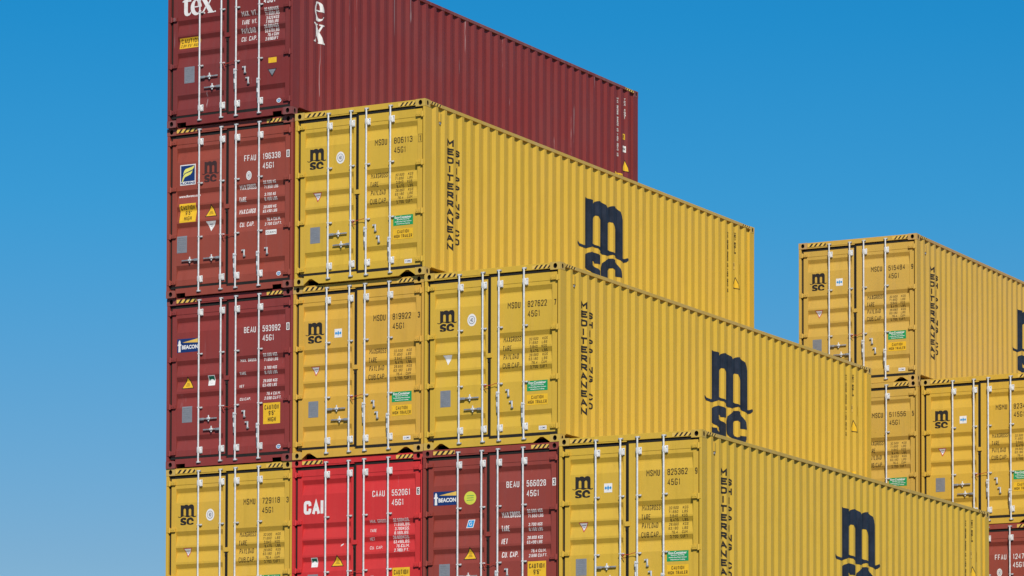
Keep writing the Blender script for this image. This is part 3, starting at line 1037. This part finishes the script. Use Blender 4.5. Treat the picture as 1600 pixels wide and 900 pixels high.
def plate_decal(x0, x1, z0, z1):
    d = Decal()
    d.rect(x0, x1, z0, z1, PLATE)
    h = z1 - z0
    for k in range(7):
        zz = z1 - h * (0.12 + 0.115 * k)
        d.rect(x0 + 0.02, x1 - (0.02 if k % 2 else 0.06), zz, zz + 0.006, GALV_DARK, 1)
    d.rect(x0 + 0.02, x0 + 0.07, z1 - h * 0.95, z1 - h * 0.88, GALV_DARK, 1)
    return d


def caution96(x0, x1, z0, z1):
    d = Decal()
    d.rect(x0, x1, z0, z1, STICKY)
    w, h = x1 - x0, z1 - z0
    d.letters('CAUTION', x0 + .08 * w, x1 - .08 * w, z0 + .68 * h, z0 + .90 * h, INK, 1, .034 * h)
    d.letters("9'6\"", x0 + .32 * w, x1 - .30 * w, z0 + .40 * h, z0 + .62 * h, INK, 1, .034 * h)
    d.letters('HIGH', x0 + .28 * w, x1 - .26 * w, z0 + .10 * h, z0 + .32 * h, INK, 1, .034 * h)
    return d


def oval_sticker():
    d = Decal()
    d.ellipse(2.185, 0.243, 0.045, 0.038, WHITE)
    d.ellipse(2.185, 0.243, 0.034, 0.026, SKYBLUE, 1)
    d.text('CIMC', 2.158, 2.212, 0.234, 0.252, WHITE, 2, 0.03)
    return d


def round_badge(cx, cz, rx, rz):
    d = Decal()
    d.ellipse(cx, cz, rx, rz, WHITE)
    d.ellipse(cx, cz, rx * 0.72, rz * 0.66, PLATE, 1)
    d.ellipse(cx, cz, rx * 0.60, rz * 0.56, WHITE, 2)
    d.text('40', cx - rx * 0.34, cx + rx * 0.34, cz - rz * 0.34, cz + rz * 0.34, PLATE, 3, 0.03)
    return d


def line_decal(texts, mat, bold=0.012):
    d = Decal()
    for s, x0, x1, z0, z1 in texts:
        d.text(s, x0, x1, z0, z1, mat, 0, bold)
    return d


# side markings shared by the yellow boxes
def med_decal():
    d = Decal()
    word = 'MEDITERRANEAN'
    pitch = (2.305 - 0.525) / (len(word) - 1 + 0.76)
    for i, ch in enumerate(word):
        z1 = 2.305 - i * pitch
        w = 0.046 if ch == 'I' else 0.140
        d.letters(ch, 0.842 - w / 2, 0.842 + w / 2, z1 - pitch * 0.76, z1, BLACK, 0, 0.028)
    return d


def shipping_decal():
    d = Decal()
    word = 'SHIPPING CO'
    pitch = (2.175 - 0.64) / (len(word) - 1 + 0.72)
    for i, ch in enumerate(word):
        if ch == ' ':
            continue
        z1 = 2.175 - i * pitch
        w = 0.044 if ch == 'I' else 0.146
        d.letters(ch, 1.072 - w / 2, 1.072 + w / 2, z1 - pitch * 0.72, z1, BLACK, 0, 0.023)
    return d


def side_logo_decal():
    d = Decal()
    vs, fs = MLOGO
    d.add([(y, z - 0.022) for y, z in vs], fs, NAVY)
    return d


def column_text(d, s, y, z1, z0, w, mat):
    n = len(s)
    p = (z1 - z0) / n
    for i, ch in enumerate(s):
        if ch != ' ':
            d.letters(ch, y - w / 2, y + w / 2, z1 - p * (i + 0.8), z1 - p * i, mat, 0, 0.007)


def rear_number(mat, num, y1, y2):
    d = Decal()
    column_text(d, num, y2, 2.59, 2.19, 0.05, mat)
    column_text(d, 'MAX GROSS 32500 KG TARE 3840 KG', y1, 2.55, 1.43, 0.05, mat)
    return d


def rear_stickers(kind):
    out = []
    if kind == 'msc':
        d = Decal()
        d.rect(11.30, 11.42, 1.90, 2.03, HAZY)
        d.text('45', 11.32, 11.40, 1.955, 2.01, INK, 1)
        out.append(('wall_notice', d))
        d = Decal()
        d.rect(11.565, 11.655, 1.85, 2.03, STICKY)
        d.text('E', 11.585, 11.635, 1.90, 1.98, INK, 1)
        out.append(('wall_notice', d))
        yy = 11.43
    else:
        d = Decal()
        d.rect(11.62, 11.71, 1.80, 1.91, STICKY)
        d.text('E', 11.64, 11.69, 1.825, 1.885, INK, 1)
        out.append(('wall_notice', d))
        d = Decal()
        d.rect(11.62, 11.73, 1.56, 1.68, WHITE)
        d.text('tex', 11.63, 11.72, 1.60, 1.65, NAVY, 1)
        out.append(('wall_notice', d))
        yy = 11.70
    d = Decal()
    z0, z1 = (1.555, 1.735) if kind == 'msc' else (1.205, 1.395)
    d.poly([(yy - 0.13, z0 - 0.012), (yy + 0.13, z0 - 0.012), (yy, z1 + 0.028)], BLACK)
    d.poly([(yy - 0.105, z0), (yy + 0.105, z0), (yy, z1)], STICKY, 1)
    out.append(('warning_triangle', d))
    d = Decal()
    if kind == 'msc':
        d.rect(11.28, 11.48, 0.70, 0.82, STICKY)
    else:
        d.rect(11.25, 11.55, 1.02, 1.12, STICKY)
        d.text('CAUTION', 11.27, 11.53, 1.045, 1.095, INK, 1, 0.02)
    out.append(('wall_notice', d))
    return out


MSC_LABELS = ['MAXGROSS', 'TARE', 'PAYLOAD', 'CUB.CAP.']
MSC_ROWS = [('32.500', 'KGS'), ('71.650', 'LBS'), ('3.840', 'KGS'), ('8.470', 'LBS'), ('28.660', 'KGS'), ('63.180', 'LBS'), ('76.4', 'CUM'), ('2.700', 'CUFT')]
_shared = {}


def shared(key, fn, surface):
    if key not in _shared:
        _shared[key] = fn().build(key.split(':')[0], surface)
    return _shared[key]


def eco_decal():
    d = Decal()
    d.rect(1.856, 2.222, 0.818, 0.979, GREEN)
    d.text('Eco-Container', 1.885, 2.192, 0.928, 0.968, WHITE, 1, 0.03)
    for i, (s, q) in enumerate((('Bamboo Flooring', .06), ('Antifouling Paint System', .02), ('Waterborne Coating', .05))):
        z = 0.899 - i * 0.034
        d.text(s, 1.865 + q, 2.212 - q, z, z + 0.022, WHITE, 1, 0.03)
    return d


def trailer_decal():
    d = Decal()
    d.rect(1.856, 2.222, 0.598, 0.764, STICKY)
    d.letters('CAUTION', 1.935, 2.150, 0.692, 0.744, INK, 1, 0.008)
    d.letters('HIGH TRAILER', 1.872, 2.206, 0.618, 0.670, INK, 1, 0.008)
    return d


def cimc_decal():
    d = Decal()
    d.rect(2.070, 2.207, 0.202, 0.264, WHITE)
    d.text('C CIMC', 2.088, 2.190, 0.220, 0.246, BLUE, 1, 0.02)
    return d


def door_logo_decal():
    d = Decal()
    d.fit(MLOGO, (0.237, 0.596, 1.868, 2.203), INK if False else BLACK)
    return d


def square_badge():
    d = Decal()
    d.rect(0.785, 0.925, 1.93, 2.07, WHITE)
    d.ellipse(0.815, 2.0, 0.018, 0.022, SKYBLUE, 1, 12)
    d.ellipse(0.895, 2.0, 0.018, 0.022, SKYBLUE, 1, 12)
    d.poly([(0.855, 2.045), (0.835, 2.0), (0.855, 1.955), (0.875, 2.0)], SKYBLUE, 1)
    return d


def msc_marks(ld, rd, sw, info):
    D = lambda nm, fn, par: obj(nm, shared(nm + ':' + fn.__name__, fn, 'door'), par)
    D('company_logo', door_logo_decal, ld)
    if info['badge'] == 'round':
        obj('approval_badge', shared('approval_badge:round', lambda: round_badge(0.866, 2.014, 0.080, 0.098), 'door'), ld)
    else:
        D('approval_badge', square_badge, ld)
    rim = {'red': REDV, 'white': WHITE}[info['tri']]
    obj('safety_triangle', shared('safety_triangle:' + info['tri'], lambda: down_triangle(0.428, 1.488, 1.332, 0.165, rim, WHITE, info['tri'] == 'red'), 'door'), ld)
    obj('data_plate', shared('data_plate:msc', lambda: plate_decal(0.300, 0.486, 0.666, 0.927), 'door'), ld)
    obj('container_number', number_decal(info['pre'], info['num'], info['chk'], INK, None).build('container_number', 'door'), rd)
    obj('check_digit', check_decal(info['chk'], INK, info.get('boxed'), WHITE, INK).build('check_digit', 'door'), rd)
    obj('weight_table', shared('weight_table:msc', lambda: weights(MSC_LABELS, MSC_ROWS, INK, 1.178, 1.662, (1.620, 1.478, 1.346, 1.205), 0.082), 'door'), rd)
    D('notice_sticker', eco_decal, rd)
    D('caution_sticker', trailer_decal, rd)
    D('maker_sticker', cimc_decal, rd)
    obj('wall_lettering', shared('wall_lettering:med', med_decal, 'side'), sw)
    obj('wall_lettering', shared('wall_lettering:ship', shipping_decal, 'side'), sw)
    obj('wall_logo', shared('wall_logo:msc', side_logo_decal, 'side'), sw)
    obj('wall_lettering', shared('wall_lettering:rear', lambda: rear_number(INK, info['pre'] + ' ' + info['num'], 11.12, 11.42), 'side'), sw)
    for i, (nm, fn) in enumerate(rear_stickers('msc')):
        obj(nm, shared(nm + ':msc%d' % i, lambda: fn, 'side'), sw)


LEASE_ROWS = [('32.500', 'KGS'), ('71.650', 'LBS'), ('3.700', 'KGS'), ('8.160', 'LBS'), ('28.800', 'KGS'), ('63.490', 'LBS'), ('76.4', 'CU.M.'), ('2.698', 'CU.FT.')]


def paired(labels, rows, mat, tops, lh=0.066, xl=1.42, lw=None, vh=0.05, bold=0.006):
    """Lessor style: each label beside a pair of value lines."""
    d = Decal()
    for k, s in enumerate(labels):
        w = (lw or 0.036) * len(s)
        d.letters(s, xl, xl + w, tops[k] - 0.115, tops[k] - 0.115 + lh, mat, 0, max(lh * 0.12, 0.0075))
        for j in range(2):
            a, b = rows[2 * k + j]
            z = tops[k] - 0.055 - 0.075 * j
            wa = 0.027 * len(a)
            d.letters(a, 2.035 - wa, 2.035, z, z + vh, mat, 0, 0.0072)
            d.letters(b, 2.06, 2.06 + 0.027 * len(b), z, z + vh, mat, 0, 0.0072)
    return d


def beacon_logo(x0, x1, z0, z1):
    d = Decal()
    w, h = x1 - x0, z1 - z0
    d.rect(x0, x1, z0, z1, BLUE)
    d.poly([(x0 + .24 * w, z0 + .72 * h), (x1, z0 + .66 * h), (x1, z0 + .97 * h)], HAZY, 1)
    d.text('BEACON', x0 + .22 * w, x1 - .03 * w, z0 + .22 * h, z0 + .52 * h, WHITE, 1, 0.04)
    c = x0 + 0.11 * w
    d.poly([(c - .055 * w, z0 + .04 * h), (c + .055 * w, z0 + .04 * h), (c + .045 * w, z0 + .50 * h), (c + .085 * w, z0 + .50 * h), (c + .085 * w, z0 + .60 * h),
            (c + .05 * w, z0 + .62 * h), (c + .05 * w, z0 + .78 * h), (c + .02 * w, z0 + .90 * h), (c - .02 * w, z0 + .90 * h), (c - .05 * w, z0 + .78 * h),
            (c - .05 * w, z0 + .62 * h), (c - .085 * w, z0 + .60 * h), (c - .085 * w, z0 + .50 * h), (c - .045 * w, z0 + .50 * h)], WHITE, 1)
    return d


def florens_logo():
    d = Decal()
    x0, x1, z0, z1 = 0.262, 0.565, 1.850, 2.190
    d.rect(x0, x1, z0, z1, WHITE)
    d.rect(x0 + .016, x1 - .016, z0 + .062, z1 - .016, BLUE, 1)
    w, h = x1 - x0, z1 - z0
    q = lambda pts: [(x0 + a * w, z0 + b * h) for a, b in pts]
    d.poly(q([(.20, .53), (.26, .70), (.36, .79), (.55, .83), (.78, .87), (.93, .94), (.88, .82), (.80, .74), (.62, .68), (.40, .62), (.27, .58), (.22, .50)]), LEMON, 2)
    d.poly(q([(.12, .17), (.17, .36), (.22, .47), (.34, .56), (.55, .61), (.72, .65), (.80, .71), (.77, .60), (.68, .51), (.50, .45), (.32, .40), (.25, .32), (.17, .17)]), LEMON, 2)
    d.text('FLORENS', x0 + .04 * w, x1 - .04 * w, z0 + .035 * h, z0 + .15 * h, BLUE, 1, 0.04)
    return d


def green_tag(x0, x1, z0, z1):
    d = Decal()
    d.rect(x0, x1, z0, z1, WHITE)
    d.rect(x0 + .012, x1 - .012, z0 + (z1 - z0) * .5, z1 - .012, DGREEN, 1)
    d.ellipse((x0 + x1) / 2, z0 + (z1 - z0) * .42, (x1 - x0) * .30, (z1 - z0) * .22, WHITE, 2)
    return d


def lease_common(ld, rd, info, mat):
    obj('container_number', number_decal(info['pre'], info['num'], info['chk'], mat, None, 2.136).build('container_number', 'door'), rd)
    obj('check_digit', check_decal(info['chk'], mat, 'solid', WHITE, FADED).build('check_digit', 'door'), rd)
    obj('maker_sticker', shared('maker_sticker:oval', oval_sticker, 'door'), rd)


def beacon_marks(ld, rd, sw, info):
    lease_common(ld, rd, info, WHITE)
    v = info['variant']
    if v == 0:
        obj('company_logo', beacon_logo(0.208, 0.628, 1.905, 2.130).build('company_logo', 'door'), ld)
        obj('warning_triangle', warn_triangle(0.415, 1.315, 1.475, 0.205).build('warning_triangle', 'door'), ld)
        obj('notice_sticker', green_tag(0.810, 0.940, 1.325, 1.492).build('notice_sticker', 'door'), ld)
        obj('data_plate', plate_decal(0.312, 0.508, 0.743, 1.008).build('data_plate', 'door'), ld)
        obj('caution_sticker', caution96(1.886, 2.210, 0.622, 0.965).build('caution_sticker', 'door'), rd)
        obj('weight_table', paired(['MAX. GROSS', 'TARE', 'NET', 'CU.CAP.'], LEASE_ROWS, WHITE, (1.785, 1.572, 1.362, 1.152), 0.045, 1.425, 0.030).build('weight_table', 'door'), rd)
    else:
        obj('company_logo', beacon_logo(0.200, 0.620, 1.920, 2.140).build('company_logo', 'door'), ld)
        d = Decal()
        d.ellipse(0.862, 2.012, 0.108, 0.105, LIME)
        for k in range(3):
            d.rect(0.80, 0.925, 1.975 + 0.035 * k, 1.983 + 0.035 * k, GREEN, 1)
        obj('round_sticker', d.build('round_sticker', 'door'), ld)
        d = Decal()
        d.poly([(0.792, 1.542), (0.915, 1.542), (0.935, 1.672), (0.815, 1.672)], WHITE)
        d.poly([(0.803, 1.552), (0.907, 1.552), (0.924, 1.662), (0.824, 1.662)], SKYBLUE, 1)
        d.text('G', 0.835, 0.885, 1.575, 1.640, WHITE, 2, 0.0)
        obj('notice_sticker', d.build('notice_sticker', 'door'), ld)
        obj('warning_triangle', warn_triangle(0.857, 1.055, 1.215, 0.205).build('warning_triangle', 'door'), ld)
        obj('data_plate', plate_decal(0.306, 0.500, 0.73, 0.99).build('data_plate', 'door'), ld)
        obj('caution_sticker', caution96(1.886, 2.210, 0.622, 0.965).build('caution_sticker', 'door'), rd)
        obj('weight_table', paired(['MAX.GROSS', 'TARE', 'NET', 'CU. CAP.'], LEASE_ROWS, WHITE, (1.785, 1.572, 1.370, 1.162), 0.088, 1.420, 0.036).build('weight_table', 'door'), rd)


def florens_marks(ld, rd, sw, info):
    lease_common(ld, rd, info, WHITE)
    obj('approval_badge', shared('approval_badge:small', lambda: round_badge(1.600, 1.898, 0.052, 0.074), 'door'), rd)
    obj('company_logo', shared('company_logo:florens', florens_logo, 'door'), ld)
    d = Decal()
    d.fit(MLOGO, (0.688, 1.020, 1.862, 2.205), FADED)
    obj('company_logo', d.build('company_logo', 'door'), ld)
    obj('web_address', shared('web_address:florens', lambda: line_decal([('www.florens.com', 0.222, 0.640, 1.652, 1.695)], WHITE, 0.02), 'door'), ld)
    obj('caution_sticker', shared('caution_sticker:florens', lambda: caution96(0.250, 0.570, 1.234, 1.545), 'door'), ld)
    obj('warning_triangle', shared('warning_triangle:florens', lambda: warn_triangle(0.866, 1.302, 1.470, 0.195), 'door'), ld)
    obj('safety_triangle', shared('safety_triangle:florens', lambda: down_triangle(0.866, 1.215, 1.050, 0.195, WHITE), 'door'), ld)
    obj('data_plate', shared('data_plate:florens', lambda: plate_decal(0.208, 0.403, 0.734, 1.012), 'door'), ld)
    d = Decal()
    d.rect(1.928, 2.137, 0.892, 0.970, WHITE)
    d.text('CLEAN', 1.945, 2.12, 0.915, 0.945, FADED, 1, 0.0)
    obj('notice_sticker', d.build('notice_sticker', 'door'), rd)
    rows = [('32.500', 'KG'), ('71.650', 'LBS'), ('3.700', 'KG'), ('8.160', 'LBS'), ('28.800', 'KG'), ('63.490', 'LBS'), ('76.4', 'CU.M.'), ('2.700', 'CU.FT.')]
    obj('weight_table', paired(['MAX.GROSS', 'TARE', 'MAX.CARGO', 'CU. CAP.'], rows, WHITE, (1.790, 1.588, 1.388, 1.180), 0.078, 1.415, 0.0345).build('weight_table', 'door'), rd)


def cai_marks(ld, rd, sw, info):
    lease_common(ld, rd, info, WHITE)
    d = Decal()
    d.letters('CAI', 0.226, 0.590, 1.918, 2.136, WHITE, 0, 0.052, 0.14)
    obj('company_logo', d.build('company_logo', 'door'), ld)
    obj('notice_sticker', green_tag(0.362, 0.482, 1.062, 1.214).build('notice_sticker', 'door'), ld)
    obj('warning_triangle', warn_triangle(0.852, 1.068, 1.215, 0.20).build('warning_triangle', 'door'), ld)
    obj('data_plate', plate_decal(0.305, 0.500, 0.675, 0.945).build('data_plate', 'door'), ld)
    obj('caution_sticker', caution96(1.884, 2.200, 0.640, 0.986).build('caution_sticker', 'door'), rd)
    rows = [('32.500', 'KGS.'), ('71.650', 'LBS.'), ('3.700', 'KGS.'), ('8.160', 'LBS.'), ('28.800', 'KGS.'), ('63.490', 'LBS.'), ('76.4', 'CU.M.'), ('2.700', 'CU.FT.')]
    obj('weight_table', weights(['MAX. GROSS', 'TARE', 'NET', 'CU. CAP.'], rows, WHITE, 1.240, 1.772, (1.722, 1.575, 1.440, 1.300), 0.048, 1.755, 1.460, 1.880, 2.185, 0.050, 0.006).build('weight_table', 'door'), rd)
    d = Decal()
    d.poly([(0.905, 1.375), (0.95, 1.40), (0.965, 1.425), (0.915, 1.405)], WHITE)
    obj('paint_chip', d.build('paint_chip', 'door'), ld)


def tex_marks(ld, rd, sw, info):
    d = Decal()
    put(d, T_GL, 0.290, 0.475, 1.838, 2.105, WHITE)
    put(d, E_GL, 0.450, 0.668, 1.832, 2.085, WHITE)
    put_x(d, 0.655, 0.905, 1.836, 2.085, WHITE)
    d.ellipse(0.932, 1.850, 0.014, 0.014, WHITE, 0, 10)
    obj('company_logo', d.build('company_logo', 'door'), ld)
    d = Decal()
    d.rect(0.230, 0.634, 1.300, 1.474, STICKY)
    d.letters('CAUTION', 0.255, 0.615, 1.388, 1.458, INK, 1, 0.012)
    d.letters("2.9M 9'6\" HIGH", 0.250, 0.600, 1.318, 1.370, INK, 1, 0.007, 0.42, 0.2)
    obj('caution_sticker', d.build('caution_sticker', 'door'), ld)
    obj('data_plate', plate_decal(0.335, 0.535, 0.715, 0.985).build('data_plate', 'door'), ld)
    d = Decal().letters('45G1', 1.880, 2.105, 1.868, 1.968, WHITE, 0, 0.016)
    obj('size_code', d.build('size_code', 'door'), rd)
    d = Decal()
    d.rect(1.975, 2.132, 0.875, 0.962, STICKY)
    obj('yellow_sticker', d.build('yellow_sticker', 'door'), rd)
    obj('safety_triangle', down_triangle(2.048, 0.778, 0.640, 0.175, BLACK, PLATE).build('safety_triangle', 'door'), rd)
    obj('maker_sticker', shared('maker_sticker:oval', oval_sticker, 'door'), rd)
    rows = [('32.500', 'KGS'), ('71.650', 'LBS'), ('3.620', 'KGS'), ('7.980', 'LBS'), ('28.880', 'KGS'), ('63.670', 'LBS'), ('76.4', 'CUM'), ('2.698', 'CUFT')]
    obj('weight_table', weights(['MAX. WT.', 'TARE WT.', 'PAYLOAD', 'CU. CAP.'], rows, WHITE, 1.250, 1.795, (1.705, 1.562, 1.420, 1.285), 0.078, 1.74, 1.446, 1.880, 2.160, 0.054, 0.008).build('weight_table', 'door'), rd)
    d = Decal()
    put(d, T_GL, 0.70, 0.95, 2.10, 2.42, WHITE)
    put(d, E_GL, 0.675, 0.965, 1.690, 2.005, WHITE)
    put_x(d, 0.655, 0.975, 1.320, 1.640, WHITE)
    obj('wall_logo', d.build('wall_logo', 'side'), sw)
    obj('wall_lettering', rear_number(WHITE, 'TEX 4631', 11.41, 11.70).build('wall_lettering', 'side'), sw)
    for nm, fn in rear_stickers('tex'):
        obj(nm, fn.build(nm, 'side'), sw)


# ------------------------------------------------------------------ a whole container
def container(x, y, z, yaw_, pk, label, info=None, group=None, full=True):
    pm = P[pk]
    t = bpy.data.objects.new('shipping_container', None)
    COL.objects.link(t)
    t.empty_display_size = 0.5
    t.location = (x, y, z)
    t.rotation_euler = (0, 0, yaw_)
    t['label'] = label
    t['category'] = 'shipping container'
    if group:
        t['group'] = group
    for me, lo in BODY['castings']:
        obj('corner_casting', me, t, WORN[pk], lo)
    for me in BODY['posts']:
        obj('corner_post', me, t, pm)
    obj('header_beam', BODY['header'], t, pm)
    pocket = pk.startswith('maroon')
    obj('door_sill', BODY['sill_pocket' if pocket else 'sill_vee'], t, pm)
    sw = [obj('side_wall', me, t, pm) for me in BODY['sides']][1]
    for k in (0, 1):
        obj('top_rail', BODY['top'][k], t, WORN[pk])
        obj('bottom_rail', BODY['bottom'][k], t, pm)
    obj('roof_sheet', BODY['roof'], t, pm)
    obj('front_wall', BODY['far'], t, pm)
    obj('underfloor', BODY['under'], t)
    ld = obj('door', BODY['ldoor'], t, pm)
    rd = obj('door', BODY['rdoor'], t, pm)
    obj('gasket', BODY['lgask'], ld)
    obj('gasket', BODY['rgask'], rd)
    for k, d in enumerate((ld, ld, rd, rd)):
        obj('locking_bar', BODY['lbar' if k < 2 else 'rbar'], d, None, (RODS[k], 0, 0))
    if not full:
        return t
    for z_ in (2.567, 1.795, 1.017, 0.250):
        obj('hinge', BODY['lhinge'], ld, pm, (0.052, 0, z_))
        obj('hinge', BODY['rhinge'], rd, pm, (W - 0.045, 0, z_))
    for me in BODY['hz']:
        obj('hazard_stripes', me, t)
    for me in BODY['hzs']:
        obj('hazard_stripes', me, t)
    obj('vent_cover', BODY['vent'], sw, pm)
    obj('door_catch', BODY['catch'], rd, pm, (1.172, 0, 1.430))
    if info['kind'] == 'florens':
        obj('door_handle', BODY['h_left'], ld, None, (RODS[0], 0, 0.600))
        obj('door_handle', BODY['h_left'], ld, None, (RODS[1], 0, 0.605))
        obj('door_handle', BODY['h_down'], rd, None, (RODS[2], 0, 0.640))
        obj('door_handle', BODY['h_down'], rd, None, (RODS[3], 0, 0.640))
        hooks = ((1.500, 0.640), (1.940, 0.640))
    else:
        obj('door_handle', BODY['h_right'], ld, None, (RODS[0], 0, 0.782))
        obj('door_handle', BODY['h_left'], ld, None, (RODS[1], 0, 0.602))
        obj('door_handle', BODY['h_down'], rd, None, (RODS[2], 0, 0.850))
        obj('door_handle', BODY['h_down'], rd, None, (RODS[3], 0, 0.650))
        hooks = ((1.505, 0.825), (1.570, 0.640))
    for hx, hz in hooks:
        obj('handle_hook', BODY['hook'], rd, None, (hx, 0, hz))
    obj('seal_wire', seal_mesh(random.uniform(-0.02, 0.02)), rd)
    {'msc': msc_marks, 'beacon': beacon_marks, 'florens': florens_marks, 'cai': cai_marks, 'tex': tex_marks}[info['kind']](ld, rd, sw, info)
    return t


# ------------------------------------------------------------------ ground
def ground_mat():
    m, nt, bs = new_mat('yard_asphalt')
    geo = N(nt, 'ShaderNodeNewGeometry')
    f = noise(nt, 0.35, 8, geo.outputs['Position'], 0.6)
    g = noise(nt, 40.0, 4, geo.outputs['Position'])
    c = mix(nt, ramp(nt, f, 0.35, 0.7), (0.055, 0.055, 0.056, 1), (0.085, 0.083, 0.080, 1))
    c = mix(nt, ramp(nt, g, 0.4, 0.8, 0, 0.5), c, (0.12, 0.115, 0.11, 1))
    nt.links.new(c, bs.inputs['Base Color'])
    bs.inputs['Roughness'].default_value = 0.9
    bp = N(nt, 'ShaderNodeBump')
    bp.inputs['Strength'].default_value = 0.3
    bp.inputs['Distance'].default_value = 0.01
    nt.links.new(g, bp.inputs['Height'])
    nt.links.new(bp.outputs[0], bs.inputs['Normal'])
    return m


gm = MB()
GZ = -3 * H - 0.004
gm.poly([(-3000, -3000, GZ), (3000, -3000, GZ), (3000, 3000, GZ), (-3000, 3000, GZ)], [(0, 1, 2, 3)], ground_mat())
ground = bpy.data.objects.new('ground', gm.mesh('ground'))
COL.objects.link(ground)
ground['kind'] = 'structure'
ground['label'] = 'grey asphalt of the container yard'

# ------------------------------------------------------------------ the stacks
MS = lambda pre, num, chk, badge, tri='red', boxed=None: dict(kind='msc', pre=pre, num=num, chk=chk, badge=badge, tri=tri, boxed=boxed)
G = 'shipping containers stacked in the yard'
# front block, left to right, top to bottom
container(0.0320, -0.0568, 3 * H, -0.00842, 'maroon_c', 'dark maroon container topmost of all, with white serif letters on door and side', dict(kind='tex'), G)
container(-0.0056, 0.0046, 2 * H, 0.00073, 'maroon_b', 'rust brown container with door number 196338 and a blue and yellow leaf logo', dict(kind='florens', pre='FFAU', num='196338', chk='0'), G)
container(2.4899, -0.0196, 2 * H, -0.00504, 'yellow_c', 'yellow container with door number 806113, highest yellow box of the front block', MS('MSDU', '806113', '1', 'round', 'red', 'line'), G)
container(-0.0226, 0.0582, H, 0.00043, 'maroon_a', 'maroon container with door number 593992 and a yellow caution sticker on its right door', dict(kind='beacon', variant=0, pre='BEAU', num='593992', chk='0'), G)
container(2.4365, 0.0384, H, 0.00048, 'yellow_b', 'yellow container with door number 819922, between the maroon lighthouse box and another yellow box', MS('MSDU', '819922', '3', 'square'), G)
container(4.9127, -0.0119, H, 0.00005, 'yellow_c', 'yellow container with door number 827622 and a plain white triangle on its left door', MS('MSDU', '827622', '7', 'round', 'white'), G)
container(-0.0268, 0.0755, 0.0, 0.0035, 'yellow_a', 'yellow container with door number 729118 in the bottom left of the picture', MS('MSMU', '729118', '3', 'round'), G)
container(2.4156, 0.0670, 0.0, 0.0035, 'red', 'bright red container with bold white letters on its left door, in the bottom row', dict(kind='cai', pre='CAAU', num='552061', chk='6'), G)
container(4.8998, -0.0209, 0.0, 0.0075, 'maroon_d', 'maroon container with door number 566028 and a lime green round sticker, in the bottom row', dict(kind='beacon', variant=1, pre='BEAU', num='566028', chk='3'), G)
container(7.3986, -0.1345, 0.022, 0.01200, 'yellow_c', 'yellow container with door number 825362, nearest box filling the bottom right', MS('MSMU', '825362', '9', 'square'), G)
# rear block on the right
container(4.9347, 14.2782, 5.6778, 0.0120, 'yellow_d', 'sun-faded yellow container with door number 515484 on top of the right-hand rear stack', MS('MSCU', '515484', '9', 'square'), G)
container(4.9704, 14.2428, 2.8680, 0.0, 'yellow_d', 'sun-faded yellow container with door number 511556, half hidden beneath the topmost rear box', MS('MSCU', '511556', '5', 'square'), G)
container(7.4709, 14.2643, 2.8680, 0.0, 'yellow_a', 'yellow container with door number beginning 8234 at the right edge of the rear stack', MS('MSMU', '823415', '2', 'square'), G)
container(7.4500, 14.2500, 0.0582, 0.0, 'maroon_b', 'brown-red container with number beginning 1247 in the bottom right corner', dict(kind='florens', pre='FFAU', num='124735', chk='1'), G)

# lower tiers that carry the stacks, below the picture
LOW = 'lower tiers of the stacks, below the picture'
LL = 'container in a lower tier carrying the stacks, below the edge of the picture'
cyc = ['yellow_a', 'maroon_d', 'yellow_b', 'maroon_a', 'yellow_c', 'red', 'yellow_a', 'maroon_b']
k = 0
for col in range(4):
    for lev in (-1, -2, -3):
        container(col * 2.465 - 0.01, 0.03, lev * H, 0, cyc[(k * 5 + col) % 8], LL, None, LOW, False)
        k += 1
for x, levs in ((4.96, (-1, -2, -3)), (7.45, (-2, -3, -4))):
    for lev in levs:
        container(x, 14.25, lev * H + (0.0582 if x < 5 else 0.0582 + H) , 0, cyc[k % 8], LL, None, LOW, False)
        k += 1
container(4.96, 14.25, 0.0582, 0, 'yellow_b', LL, None, LOW, False)
bpy.data.materials.remove(PAINT) if PAINT.users == 0 else None
